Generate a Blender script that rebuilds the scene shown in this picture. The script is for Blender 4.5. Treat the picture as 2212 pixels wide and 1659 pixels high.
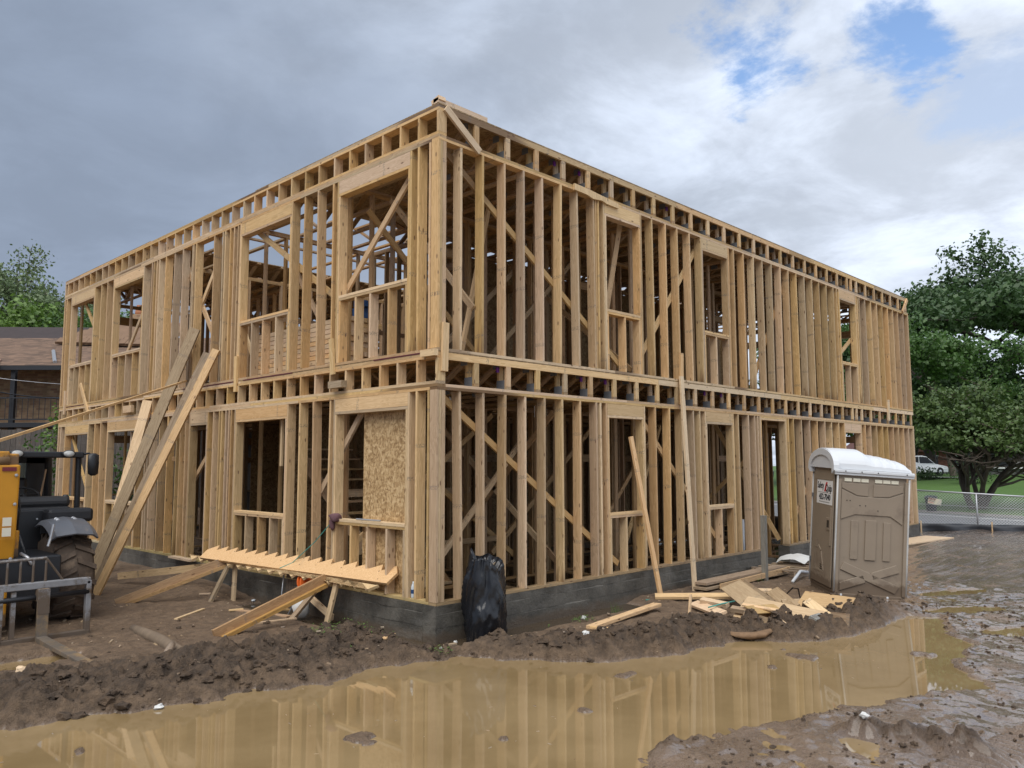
import bpy, math, random
import numpy as np
from mathutils import Vector, Matrix, Euler

# ------------------------------------------------------------------ scene, camera, light
for o in list(bpy.data.objects): bpy.data.objects.remove(o)
scene = bpy.context.scene
COL = scene.collection
rng = random.Random(11)
R = math.radians

CAM = Vector((-6.573, -7.7048, 1.7621)); YAW, PITCH, ROLL = R(44.147), R(5.631), R(-0.174)
FPX = 1725.5                      # focal length in pixels of a 2212 px wide picture
fw = Vector((math.cos(YAW)*math.cos(PITCH), math.sin(YAW)*math.cos(PITCH), math.sin(PITCH)))
rt0 = Vector((math.sin(YAW), -math.cos(YAW), 0)); up0 = rt0.cross(fw)
rt = rt0*math.cos(ROLL) + up0*math.sin(ROLL); up = -rt0*math.sin(ROLL) + up0*math.cos(ROLL)
cam = bpy.data.cameras.new("camera"); camo = bpy.data.objects.new("camera", cam); COL.objects.link(camo)
cam.sensor_width = 36; cam.lens = FPX/2212*36; cam.clip_start = .05; cam.clip_end = 2000
camo.matrix_world = Matrix(((rt.x, up.x, -fw.x, CAM.x), (rt.y, up.y, -fw.y, CAM.y), (rt.z, up.z, -fw.z, CAM.z), (0, 0, 0, 1)))
scene.camera = camo
scene.view_settings.view_transform = 'Standard'; scene.view_settings.look = 'None'
scene.view_settings.exposure = 1.18; scene.view_settings.gamma = 1.0

SUN_EL, SUN_AZ = R(57), R(199)    # light comes from behind the camera, high
sd = Vector((math.cos(SUN_AZ)*math.cos(SUN_EL), math.sin(SUN_AZ)*math.cos(SUN_EL), math.sin(SUN_EL)))
sl = bpy.data.lights.new("sun", 'SUN'); sl.energy = 1.5; sl.angle = R(60); sl.color = (1, .965, .91)
so = bpy.data.objects.new("sun", sl); COL.objects.link(so)
so.rotation_euler = sd.to_track_quat('Z', 'Y').to_euler(); so.location = (0, 0, 30)

# ------------------------------------------------------------------ node helper
class NT:
    def __init__(s, tree): s.t = tree; s.t.nodes.clear()
    def n(s, typ, ins=None, **props):
        nd = s.t.nodes.new(typ)
        for k, v in props.items(): setattr(nd, k, v)
        if ins:
            for k, v in ins.items():
                sock = nd.inputs[k]
                if isinstance(v, bpy.types.NodeSocket): s.t.links.new(v, sock)
                elif isinstance(v, bpy.types.Node): s.t.links.new(v.outputs[0], sock)
                else: sock.default_value = v
        return nd
    def math(s, op, a, b=0.0, c=None, clamp=False):
        nd = s.n('ShaderNodeMath', operation=op, use_clamp=clamp)
        for i, v in enumerate((a, b) if c is None else (a, b, c)):
            if isinstance(v, (bpy.types.NodeSocket,)): s.t.links.new(v, nd.inputs[i])
            elif isinstance(v, bpy.types.Node): s.t.links.new(v.outputs[0], nd.inputs[i])
            else: nd.inputs[i].default_value = v
        return nd.outputs[0]
    def vmath(s, op, a, b=(0, 0, 0), out=0):
        nd = s.n('ShaderNodeVectorMath', operation=op)
        for i, v in enumerate((a, b)):
            if isinstance(v, (bpy.types.NodeSocket,)): s.t.links.new(v, nd.inputs[i])
            else: nd.inputs[i].default_value = v
        return nd.outputs[out]
    def mix(s, f, a, b, blend='MIX'):
        nd = s.n('ShaderNodeMix', data_type='RGBA', blend_type=blend)
        for i, v in ((0, f), (6, a), (7, b)):
            if isinstance(v, (bpy.types.NodeSocket,)): s.t.links.new(v, nd.inputs[i])
            else: nd.inputs[i].default_value = v if i == 0 else (tuple(v) + (1,) if len(v) == 3 else v)
        return nd.outputs[2]
    def smooth(s, v, lo, hi, a=0.0, b=1.0):
        nd = s.n('ShaderNodeMapRange', interpolation_type='SMOOTHSTEP')
        s.t.links.new(v, nd.inputs[0])
        nd.inputs[1].default_value = lo; nd.inputs[2].default_value = hi; nd.inputs[3].default_value = a; nd.inputs[4].default_value = b
        return nd.outputs[0]
    def noise(s, vec, scale, detail=4, rough=.55, out=0, dist=0.0):
        nd = s.n('ShaderNodeTexNoise', ins={'Vector': vec, 'Scale': scale, 'Detail': detail, 'Roughness': rough, 'Distortion': dist})
        return nd.outputs[out]

def pix_dir(x, y):
    return (fw + rt*((x-1106)/FPX) - up*((y-829.5)/FPX)).normalized()

# ------------------------------------------------------------------ sky
world = bpy.data.worlds.new("World"); scene.world = world; world.use_nodes = True
w = NT(world.node_tree)
tc = w.n('ShaderNodeTexCoord'); D = w.vmath('NORMALIZE', tc.outputs['Generated'])
sep = w.n('ShaderNodeSeparateXYZ', ins={0: D})
zz = w.math('ADD', w.math('MAXIMUM', sep.outputs[2], 0.0), .16)
pv = w.n('ShaderNodeCombineXYZ', ins={0: w.math('DIVIDE', sep.outputs[0], zz), 1: w.math('DIVIDE', sep.outputs[1], zz), 2: 0.3}).outputs[0]
n1 = w.noise(pv, .85, 9, .55, dist=.25); n2 = w.noise(pv, 2.6, 8, .6, dist=.3); n3 = w.noise(pv, .33, 4, .5)
side = w.vmath('DOT_PRODUCT', D, tuple(rt0), out=1)
t = w.math('ADD', w.math('MULTIPLY', side, 1.25), w.math('MULTIPLY', w.math('SUBTRACT', n1, .5), .95))
t = w.math('ADD', t, w.math('MULTIPLY', w.math('SUBTRACT', n3, .5), .5))
bright = w.smooth(t, -.50, .62)
cloud = w.mix(bright, (.130, .158, .208), (.335, .368, .425))
puff = w.smooth(n2, .34, .74, .90, 1.22)
cloud = w.vmath('SCALE', cloud, (0, 0, 0)); cloud.node.inputs[3].default_value = 1.0
w.t.links.new(w.math('ADD', 1.0, w.math('MULTIPLY', w.math('SUBTRACT', puff, 1.0), w.smooth(bright, .0, .7, .55, 1.6))), cloud.node.inputs[3])
n4 = w.noise(pv, 7.5, 6, .65)
# gaps of blue
def hole(px, py, r0, r1, k=.30):
    d = w.vmath('DISTANCE', D, tuple(pix_dir(px, py)), out=1)
    d = w.math('ADD', d, w.math('MULTIPLY', w.math('SUBTRACT', n2, .5), k))
    d = w.math('ADD', d, w.math('MULTIPLY', w.math('SUBTRACT', n1, .5), k))
    d = w.math('ADD', d, w.math('MULTIPLY', w.math('SUBTRACT', n4, .5), .11))
    return w.smooth(d, r0, r1, 1.0, 0.0)
hm = w.math('MAXIMUM', hole(1605, 155, .026, .066, .16), hole(1940, 45, .0, .055))
hm = w.math('MAXIMUM', hm, w.math('MULTIPLY', hole(2190, 200, .0, .06), .35))
sky = w.n('ShaderNodeTexSky', sky_type='NISHITA', sun_disc=False, sun_elevation=SUN_EL, sun_rotation=math.pi/2-SUN_AZ, air_density=1.0, dust_density=.6, ozone_density=2.5)
skyc = w.vmath('SCALE', sky.outputs[0]); skyc.node.inputs[3].default_value = 1.05
tot = w.mix(hm, w.vmath('MULTIPLY', cloud, (10, 10, 10)), skyc)
bg = w.n('ShaderNodeBackground', ins={'Color': tot, 'Strength': .1})
w.n('ShaderNodeOutputWorld', ins={'Surface': bg.outputs[0]})

# ------------------------------------------------------------------ materials
MATS = {}
def newmat(name):
    m = bpy.data.materials.new(name); m.use_nodes = True; MATS[name] = m
    return m, NT(m.node_tree)
def finish(nt, color, rough=.6, bump=None, bstr=.3, bdist=.01, **kw):
    ins = {'Base Color': color if not isinstance(color, tuple) else color + ((1,) if len(color) == 3 else ()), 'Roughness': rough}
    ins.update(kw)
    b = nt.n('ShaderNodeBsdfPrincipled', ins=ins)
    if bump is not None:
        bp = nt.n('ShaderNodeBump', ins={'Height': bump, 'Strength': bstr, 'Distance': bdist})
        nt.t.links.new(bp.outputs[0], b.inputs['Normal'])
    nt.n('ShaderNodeOutputMaterial', ins={'Surface': b.outputs[0]})
    return b
def mat(name, col, rough=.6, var=.18, scale=6.0, bump=.15, bs=40., metallic=0., grime=None, gamt=.0, mudz=None):
    """plain surface with uneven tone, fine relief and optional dirt patches"""
    m, k = newmat(name)
    tc = k.n('ShaderNodeTexCoord'); v = tc.outputs['Object']
    nz = k.noise(v, scale, 5, .6); fine = k.noise(v, bs, 4, .6)
    c = k.mix(nz, tuple(x*(1-var) for x in col), tuple(min(1, x*(1+var)) for x in col))
    if grime:
        g = k.smooth(k.noise(v, scale*.7, 6, .65), .62-.3*gamt, .75-.2*gamt)
        c = k.mix(g, c, grime)
    rr = k.math('ADD', k.math('MULTIPLY', fine, .16), rough-.08)
    if mudz:
        z_ = k.n('ShaderNodeSeparateXYZ', ins={0: v}).outputs[2]
        sp_ = k.smooth(k.math('ADD', z_, k.math('MULTIPLY', k.math('SUBTRACT', k.noise(v, 11., 5, .7), .5), mudz*1.6)), mudz*.55, mudz*1.1, .9, 0)
        c = k.mix(sp_, c, (.125, .088, .058)); rr = k.math('ADD', rr, k.math('MULTIPLY', sp_, .25))
    finish(k, c, rr, fine if bump else None, bump, .004, Metallic=metallic)
    return m
def wood(name, light, dark, spread=.34, stain=.5, rough=.62, wet=0.0, vertical=True):
    m, k = newmat(name)
    tc = k.n('ShaderNodeTexCoord'); oi = k.n('ShaderNodeObjectInfo'); ge = k.n('ShaderNodeNewGeometry')
    rnd = k.math('FRACT', k.math('ADD', oi.outputs['Random'], ge.outputs['Random Per Island']))
    r2 = k.math('FRACT', k.math('MULTIPLY', rnd, 17.31)); r3 = k.math('FRACT', k.math('MULTIPLY', rnd, 71.7))
    off = k.n('ShaderNodeCombineXYZ', ins={0: k.math('MULTIPLY', rnd, 37.), 1: k.math('MULTIPLY', r2, 29.), 2: k.math('MULTIPLY', r3, 53.)}).outputs[0]
    p = k.vmath('ADD', tc.outputs['Object'], off)
    g1 = k.noise(k.vmath('MULTIPLY', p, (48, 48, 1.6)), 1.0, 4, .62, dist=.6)
    g2 = k.noise(k.vmath('MULTIPLY', p, (9, 9, .9)), 1.0, 3, .5, dist=1.2)
    bands = k.math('FRACT', k.math('MULTIPLY', g2, 9.0))
    gr = k.math('ADD', k.math('MULTIPLY', g1, .75), k.math('MULTIPLY', k.smooth(bands, .0, 1.), .28))
    c = k.mix(k.smooth(gr, .25, .85), light, dark)
    # board to board tone
    hs = k.n('ShaderNodeHueSaturation', ins={'Hue': k.math('ADD', k.math('MULTIPLY', r3, .013), .4945), 'Saturation': k.math('ADD', k.math('MULTIPLY', r2, .34), .80),
             'Value': k.math('ADD', k.math('MULTIPLY', rnd, spread), 1.0-spread*.55), 'Color': c})
    c = hs.outputs[0]
    st = k.math('MULTIPLY', k.smooth(k.noise(k.vmath('MULTIPLY', p, (4, 4, 1.1)), 1.0, 4, .6), .56, .78), k.math('MULTIPLY', r2, stain))
    c = k.mix(st, c, tuple(x*.45 for x in (dark[0]*.8, dark[1]*.95, dark[2]*1.15)))
    if wet:
        zz = k.n('ShaderNodeSeparateXYZ', ins={0: tc.outputs['Object']}).outputs[2]
        ws = k.smooth(k.math('ADD', zz, k.math('MULTIPLY', k.noise(k.vmath('MULTIPLY', p, (25, 25, 1)), 1, 3), 1.0)), -1.05, -.55, wet, 0)
        c = k.mix(k.math('MULTIPLY', ws, k.smooth(r3, .55, .95)), c, (.10, .045, .02))
    pzz = k.n('ShaderNodeSeparateXYZ', ins={0: p}).outputs[2]; fz = k.math('FRACT', k.math('MULTIPLY', pzz, .62))
    stamp = k.math('MULTIPLY', k.math('MULTIPLY', k.math('GREATER_THAN', fz, .475), k.math('LESS_THAN', fz, .508)), k.smooth(k.noise(k.vmath('MULTIPLY', p, (70, 70, 50)), 1., 2), .45, .6, 0, .55))
    c = k.mix(stamp, c, (.13, .12, .115))
    vo = k.n('ShaderNodeTexVoronoi', ins={'Vector': k.vmath('MULTIPLY', p, (11, 11, 4.2)), 'Scale': 1.0, 'Randomness': 1.0})
    kn = k.math('MULTIPLY', k.smooth(vo.outputs['Distance'], .09, .17, .8, 0), k.smooth(k.n('ShaderNodeSeparateColor', ins={0: vo.outputs['Color']}).outputs[0], .45, .55))
    c = k.mix(kn, c, (.12, .055, .025))
    finish(k, c, rough, k.math('SUBTRACT', gr, kn), .25, .003)
    return m
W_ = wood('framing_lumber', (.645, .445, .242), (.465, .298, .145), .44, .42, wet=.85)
WI = wood('shade_darkened_lumber', (.43, .275, .138), (.28, .168, .080), .45, .7)  # same wood as the frame, with interior shade darkened into its colour
WH = wood('header_lumber', (.68, .470, .262), (.54, .345, .17), .28, .35)
WP = wood('fresh_lumber', (.73, .520, .305), (.57, .375, .195), .22, .3)
WB = wood('weathered_lumber', (.40, .30, .20), (.24, .165, .10), .4, .9)
WG = wood('grey_post', (.26, .25, .22), (.15, .14, .12), .2, .6)
WT = wood('treated_sill', (.46, .365, .19), (.30, .225, .11), .3, .8)
WSR = wood('damp_sill', (.36, .25, .14), (.22, .14, .075), .3, .9)
WO = wood('amber_lumber', (.45, .27, .115), (.30, .165, .065), .2, .5)
WS = wood('plywood', (.55, .38, .19), (.42, .265, .12), .3, .55)
def osb(name, tone=1.0):
    m, k = newmat(name)
    tc = k.n('ShaderNodeTexCoord'); v = tc.outputs['Object']
    v = k.vmath('ADD', v, k.vmath('SCALE', k.noise(v, 6., 2, .5, out=1))); v.node.inputs[1].links[0].from_node.inputs[3].default_value = .12
    c = None
    for sc, rot in (((16, 42, 16), .4), ((38, 13, 30), -.5), ((22, 50, 30), 1.1)):
        mp = k.n('ShaderNodeMapping', ins={'Vector': v, 'Rotation': (rot, rot*.7, rot), 'Scale': sc})
        vo = k.n('ShaderNodeTexVoronoi', ins={'Vector': mp.outputs[0], 'Scale': 1.0})
        val = k.n('ShaderNodeSeparateColor', ins={0: vo.outputs['Color']}).outputs[0]
        c = val if c is None else k.math('ADD', c, val)
    c = k.math('DIVIDE', c, 3.0)
    cr = k.n('ShaderNodeValToRGB', ins={0: c}); e = cr.color_ramp.elements
    e[0].position = .22; e[0].color = (.26*tone, .155*tone, .065*tone, 1); e[1].position = .80; e[1].color = (.64*tone, .46*tone, .25*tone, 1)
    x = e.new(.5); x.color = (.46*tone, .30*tone, .14*tone, 1)
    finish(k, cr.outputs[0], .6, c, .3, .003)
    return m
OSB = osb('strand_board'); OSBD = osb('strand_board_deck', .62)
CONC = None
def concrete():
    m, k = newmat('foundation_concrete')
    v = k.n('ShaderNodeTexCoord').outputs['Object']
    a = k.noise(v, 2.2, 7, .65); b = k.noise(v, 30., 5, .65); z = k.n('ShaderNodeSeparateXYZ', ins={0: v}).outputs[2]
    c = k.mix(k.smooth(a, .3, .72), (.048, .044, .037), (.128, .117, .098))
    drip = k.noise(k.vmath('MULTIPLY', v, (5, 5, .5)), 1.0, 4, .6)
    c = k.mix(k.smooth(drip, .60, .78, 0, .7), c, (.20, .19, .165))
    c = k.mix(k.math('MULTIPLY', k.smooth(b, .5, .7), .35), c, (.035, .035, .03))
    ms = k.smooth(k.math('ADD', z, k.math('MULTIPLY', k.math('SUBTRACT', k.noise(v, 5., 5, .65), .5), .22)), -.40, -.30, .85, 0)
    c = k.mix(ms, c, (.095, .070, .048))
    ef = k.math('MULTIPLY', k.smooth(k.noise(k.vmath('MULTIPLY', v, (1.1, 1.1, 3)), 1., 5, .65), .54, .70), .28)
    c = k.mix(ef, c, (.21, .20, .18))
    finish(k, c, .58, b, .7, .016)
    return m
CONC = concrete()
STEEL = mat('galvanised_plate', (.17, .185, .205), .5, .3, 30, .3, 90, .25)
REDED = mat('red_panel_edge', (.10, .012, .02), .6)
def mudmat():
    m, k = newmat('mud')
    v = k.n('ShaderNodeTexCoord').outputs['Object']; wet = k.n('ShaderNodeAttribute', attribute_name='wet').outputs['Fac']
    a = k.noise(v, 1.3, 6, .6); b = k.noise(v, 9., 6, .65); f = k.noise(v, 55., 5, .7); g = k.noise(v, 23., 4, .6)
    dry = k.mix(k.smooth(b, .3, .72), (.098, .062, .035), (.225, .150, .090))
    wetc = k.mix(k.smooth(a, .3, .7), (.165, .112, .076), (.285, .204, .146))
    c = k.mix(wet, dry, wetc)
    moist = k.n('ShaderNodeAttribute', attribute_name='moist').outputs['Fac']
    c = k.mix(k.math('MULTIPLY', moist, .85), c, k.mix(k.smooth(b, .35, .7), (.050, .033, .021), (.120, .079, .049)))
    c = k.mix(k.smooth(f, .62, .80, 0, .55), c, (.042, .029, .021))
    c = k.mix(k.smooth(g, .66, .76, 0, .45), c, (.26, .20, .14))
    ro = k.mix(wet, (.82, .82, .82), (.25, .25, .25))
    ro = k.math('ADD', ro, k.math('MULTIPLY', k.math('SUBTRACT', b, .5), .42))
    hh = k.math('ADD', k.math('MULTIPLY', f, .35), k.math('ADD', k.math('MULTIPLY', g, .5), k.math('MULTIPLY', b, .5)))
    bs = finish(k, c, ro, hh, 1.0, .075)
    bp2 = k.n('ShaderNodeBump', ins={'Height': k.noise(v, 6., 4, .6), 'Strength': .20, 'Distance': .02}); k.t.links.new(bp2.outputs[0], bs.inputs['Coat Normal'])
    k.t.links.new(k.math('MULTIPLY', k.math('MULTIPLY', k.smooth(wet, .45, .9), k.math('SUBTRACT', 1.0, moist)), k.smooth(k.noise(v, 2.1, 5, .65), .32, .5)), bs.inputs['Coat Weight']); bs.inputs['Coat Roughness'].default_value = .06; bs.inputs['Coat IOR'].default_value = 1.5
    return m
MUD = mudmat()
CLOD = mat('mud_clod', (.120, .083, .056), .66, .45, 9, .8, 45)
def watermat():
    m, k = newmat('muddy_water')
    v = k.n('ShaderNodeTexCoord').outputs['Object']
    a = k.smooth(k.noise(v, .9, 5, .6), .3, .7)
    c = k.mix(a, (.222, .152, .072), (.288, .203, .102))
    rip = k.noise(k.vmath('MULTIPLY', v, (1, 1, 1)), 5.0, 2, .5)
    finish(k, c, .02, rip, .005, .02, IOR=1.6)
    return m
WATER = watermat()
TRENCH = mat('trench_water', (.070, .050, .031), .05, .15, 1, 0)
BAGM = mat('black_plastic_film', (.010, .011, .014), .24, .3, 4, .12, 14)
TAN = mat('tan_plastic', (.260, .208, .155), .48, .12, 3, .08, 60, grime=(.20, .155, .115), gamt=.25, mudz=.16)
TAND = mat('tan_plastic_shadow_gap', (.035, .027, .020), .6)
WTR = mat('white_trim_plastic', (.44, .44, .43), .5, .2, 5, .1, 30)
WHP = mat('white_plastic', (.62, .645, .675), .38, .04, 3, .03, 30)
PAPER = mat('paper_tag', (.72, .72, .70), .7, .06)
INK = mat('black_ink', (.015, .015, .02), .6); REDINK = mat('red_ink', (.55, .03, .03), .6); MAROON = mat('maroon_ink', (.16, .02, .03), .6)
SIGNW = mat('sign_white', (.76, .76, .75), .5, .05); SIGNC = mat('sign_cream', (.72, .68, .55), .5, .06)
YEL = mat('machine_yellow', (.60, .275, .018), .45, .15, 3, .06, 30, grime=(.27, .17, .07), gamt=.22, mudz=.22)
BLK = mat('black_machine_paint', (.012, .013, .016), .42, .3, 5, .1, 40)
SEATM = mat('black_vinyl', (.022, .023, .026), .5, .2, 5, .1, 60)
GREYP = mat('grey_fender_plastic', (.105, .112, .128), .36, .15, 4, .08, 40, grime=(.22, .19, .16), gamt=.15)
CARR = mat('worn_carriage_steel', (.27, .27, .28), .5, .35, 9, .3, 40, .3, grime=(.12, .085, .055), gamt=.45, mudz=.36)
FORK = mat('muddy_fork_steel', (.15, .125, .10), .5, .4, 6, .3, 40, .2, grime=(.30, .20, .10), gamt=.5)
TYRE = mat('muddy_tyre', (.075, .052, .036), .8, .5, 7, .6, 30, grime=(.15, .105, .07), gamt=.4)
LENS = mat('lamp_lens', (.42, .43, .42), .15, .2, 60)
def glassmat(name, tint, alpha):
    m, k = newmat(name)
    t = k.n('ShaderNodeBsdfTransparent', ins={'Color': tint + (1,)}); g = k.n('ShaderNodeBsdfGlossy', ins={'Roughness': .03})
    fr = k.n('ShaderNodeFresnel', ins={'IOR': 1.45})
    mx = k.n('ShaderNodeMixShader', ins={0: fr.outputs[0], 1: t.outputs[0], 2: g.outputs[0]})
    k.n('ShaderNodeOutputMaterial', ins={'Surface': mx.outputs[0]})
    return m
GLASS = glassmat('cab_glass', (.62, .68, .66), .3); CARGL = glassmat('car_glass', (.10, .12, .13), .3)
ORANGE = mat('orange_plastic', (.62, .115, .015), .45, .12)
GREYM = mat('grey_metal', (.42, .43, .45), .4, .15, 8, .05, 40, .6)
TEAL = mat('teal_strap', (.06, .30, .26), .5); BLUEP = mat('blue_wrap', (.010, .055, .17), .5, .25)
RAG = mat('maroon_rag', (.13, .065, .075), .9, .45, 25, .5, 60)
CLEAR = mat('clear_plastic', (.55, .60, .64), .18, .15)
LITTER = mat('white_litter', (.62, .62, .60), .6, .15)
SLABW = mat('bark_brown', (.19, .115, .062), .85, .5, 14, .9, 40)
MLOG = mat('muddy_log', (.17, .125, .085), .85, .4, 9, .9, 40)
BARK = mat('bark', (.105, .082, .064), .85, .35, 5, .8, 22)
BARKD = mat('dark_bark', (.045, .036, .029), .85, .35, 5, .8, 22)
def leafmat(name, a, b, trans=.25):
    m, k = newmat(name)
    ge = k.n('ShaderNodeNewGeometry'); v = k.n('ShaderNodeTexCoord').outputs['Object']
    r = ge.outputs['Random Per Island']; n = k.noise(v, .55, 3, .5)
    c = k.mix(k.math('ADD', k.math('MULTIPLY', r, .6), k.math('MULTIPLY', n, .5), clamp=True), a, b)
    d = k.n('ShaderNodeBsdfPrincipled', ins={'Base Color': c, 'Roughness': .5})
    tr = k.n('ShaderNodeBsdfTranslucent', ins={'Color': c})
    mx = k.n('ShaderNodeMixShader', ins={0: trans, 1: d.outputs[0], 2: tr.outputs[0]})
    k.n('ShaderNodeOutputMaterial', ins={'Surface': mx.outputs[0]})
    return m
LF_OAK = leafmat('oak_leaf', (.028, .062, .022), (.085, .155, .050)); LF_MYR = leafmat('myrtle_leaf', (.038, .078, .020), (.110, .170, .042))
LF_MID = leafmat('midgreen_leaf', (.035, .085, .018), (.095, .185, .04)); LF_LIT = leafmat('yellowgreen_leaf', (.070, .140, .022), (.175, .285, .055))
LF_PALE = leafmat('grey_green_leaf', (.085, .130, .055), (.175, .240, .105)); LF_DK = leafmat('hedge_leaf', (.015, .035, .012), (.045, .085, .025))
WEED = leafmat('weed_leaf', (.06, .13, .025), (.14, .24, .06)); 

# ------------------------------------------------------------------ geometry helpers
WM = {}                                            # world matrices by object name
def link(o, parent=None, M=None):
    M = M if M is not None else Matrix.Identity(4)
    COL.objects.link(o)
    if parent is not None:
        o.parent = parent; o.matrix_parent_inverse = WM[parent.name].inverted()
    o.matrix_basis = M; WM[o.name] = M
    return o
def tag(o, label=None, cat=None, group=None, kind=None):
    if label: o['label'] = label
    if cat: o['category'] = cat
    if group: o['group'] = group
    if kind: o['kind'] = kind
    return o
def thing(name, label, cat, loc=(0, 0, 0), group=None):
    o = bpy.data.objects.new(name, None); o.empty_display_size = .2
    link(o, None, Matrix.Translation(Vector(loc)))
    return tag(o, label, cat, group)
class MB:
    def __init__(s): s.v = []; s.f = []
    def add(s, vs, fs):
        b = len(s.v); s.v += [tuple(v) for v in vs]; s.f += [tuple(i+b for i in f) for f in fs]; return s
    def box(s, c, d, M=None):
        x, y, z = d[0]/2, d[1]/2, d[2]/2
        vs = [Vector((i*x, j*y, k*z)) for i in (-1, 1) for j in (-1, 1) for k in (-1, 1)]
        if M is not None: vs = [M @ v for v in vs]
        vs = [v+Vector(c) for v in vs]
        return s.add(vs, [(0, 1, 3, 2), (4, 6, 7, 5), (0, 4, 5, 1), (2, 3, 7, 6), (0, 2, 6, 4), (1, 5, 7, 3)])
    def beam(s, p0, p1, w, t, side):
        M, L = beam_matrix(p0, p1, side)
        x, y = w/2, t/2
        vs = [M @ Vector((i*x, j*y, k*L/2)) for i in (-1, 1) for j in (-1, 1) for k in (-1, 1)]
        return s.add(vs, [(0, 1, 3, 2), (4, 6, 7, 5), (0, 4, 5, 1), (2, 3, 7, 6), (0, 2, 6, 4), (1, 5, 7, 3)])
    def prism(s, poly, t, M=None):                 # poly in local XY, extruded along Z by t (centred)
        n = len(poly); vs = [Vector((p[0], p[1], -t/2)) for p in poly]+[Vector((p[0], p[1], t/2)) for p in poly]
        if M is not None: vs = [M @ v for v in vs]
        return s.add(vs, [tuple(range(n))[::-1], tuple(range(n, 2*n))]+[(i, (i+1) % n, (i+1) % n+n, i+n) for i in range(n)])
    def tube(s, pts, rad, n=8, cap=True):
        pts = [Vector(p) for p in pts]; m = len(pts)
        if not hasattr(rad, '__len__'): rad = [rad]*m
        vs = []; ref = None
        for i, p in enumerate(pts):
            d = (pts[min(i+1, m-1)]-pts[max(i-1, 0)]).normalized()
            if ref is None: ref = d.orthogonal().normalized()
            a = (ref-d*ref.dot(d)); a = a.normalized() if a.length > 1e-6 else d.orthogonal().normalized(); ref = a; b = d.cross(a)
            vs += [p+(a*math.cos(2*math.pi*k/n)+b*math.sin(2*math.pi*k/n))*rad[i] for k in range(n)]
        fs = [(i*n+k, i*n+(k+1) % n, (i+1)*n+(k+1) % n, (i+1)*n+k) for i in range(m-1) for k in range(n)]
        if cap: fs += [tuple(range(n))[::-1], tuple(range((m-1)*n, m*n))]
        return s.add(vs, fs)
    def lathe(s, prof, n=24, M=None, closed=False):            # prof: (r, z)
        vs = [Vector((r*math.cos(2*math.pi*k/n), r*math.sin(2*math.pi*k/n), z)) for r, z in prof for k in range(n)]
        if M is not None: vs = [M @ v for v in vs]
        m = len(prof); q = m if closed else m-1
        fs = [(i*n+k, i*n+(k+1) % n, ((i+1) % m)*n+(k+1) % n, ((i+1) % m)*n+k) for i in range(q) for k in range(n)]
        if not closed: fs += [tuple(range(n))[::-1], tuple(range((m-1)*n, m*n))]
        return s.add(vs, fs)
    def mesh(s, name, smooth=False):
        me = bpy.data.meshes.new(name); me.from_pydata(s.v, [], s.f); me.update()
        if smooth: me.polygons.foreach_set('use_smooth', [True]*len(me.polygons))
        return me
    def obj(s, name, m, parent=None, M=None, smooth=False, bevel=0):
        # vertices given in the world; the object's origin goes to the middle of its foot
        if M is None:
            a = np.array(s.v); c = Vector(((a[:, 0].min()+a[:, 0].max())/2, (a[:, 1].min()+a[:, 1].max())/2, a[:, 2].min()))
            s.v = [tuple(Vector(v)-c) for v in s.v]; M = Matrix.Translation(c)
        me = s.mesh(name, smooth); me.materials.append(m)
        o = bpy.data.objects.new(name, me); link(o, parent, M)
        if bevel:
            b = o.modifiers.new('bevel', 'BEVEL'); b.width = bevel; b.segments = 2; b.limit_method = 'ANGLE'; b.angle_limit = R(40)
        return o
def beam_matrix(p0, p1, side):
    p0, p1 = Vector(p0), Vector(p1); z = (p1-p0); L = z.length; z.normalize()
    x = Vector(side); x = x-z*x.dot(z)
    if x.length < 1e-4: x = z.orthogonal()
    x.normalize(); y = z.cross(x); c = (p0+p1)/2
    return Matrix(((x.x, y.x, z.x, c.x), (x.y, y.y, z.y, c.y), (x.z, y.z, z.z, c.z), (0, 0, 0, 1))), L
BC = {}
def board(name, p0, p1, w, t, m, parent=None, side=(1, 0, 0), jit=0.0, twist=0.0):
    """one piece of lumber; its length runs along local Z, w along 'side'"""
    M, L = beam_matrix(p0, p1, side)
    if jit: M = M @ Euler((rng.gauss(0, jit), rng.gauss(0, jit), rng.gauss(0, twist))).to_matrix().to_4x4()
    key = (round(w, 3), round(t, 3), round(L, 3), m.name)
    if key not in BC:
        b = MB().box((0, 0, 0), (w, t, L)); me = b.mesh('board'); me.materials.append(m); BC[key] = me
    o = bpy.data.objects.new(name, BC[key]); return link(o, parent, M)

# ------------------------------------------------------------------ numeric noise for the terrain
def h2(i, j, seed):
    h = (i.astype(np.int64)*374761393 + j.astype(np.int64)*668265263 + seed*1442695041) & 0x7fffffff
    h = ((h ^ (h >> 13))*1274126177) & 0x7fffffff
    h = h ^ (h >> 16)
    return (h & 0xffffff)/float(0xffffff)
def vnoise(x, y, seed=0):
    i, j = np.floor(x), np.floor(y); fx, fy = x-i, y-j
    ux, uy = fx*fx*fx*(fx*(fx*6-15)+10), fy*fy*fy*(fy*(fy*6-15)+10)
    a, b, c, d = h2(i, j, seed), h2(i+1, j, seed), h2(i, j+1, seed), h2(i+1, j+1, seed)
    return (a*(1-ux)+b*ux)*(1-uy)+(c*(1-ux)+d*ux)*uy
def fbm(x, y, oct=5, seed=0, gain=.5):
    s = 0; a = 1; t = 0
    for k in range(oct): s = s+a*vnoise(x*2**k+13.7*k, y*2**k-7.3*k, seed+k); t += a; a *= gain
    return s/t
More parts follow.
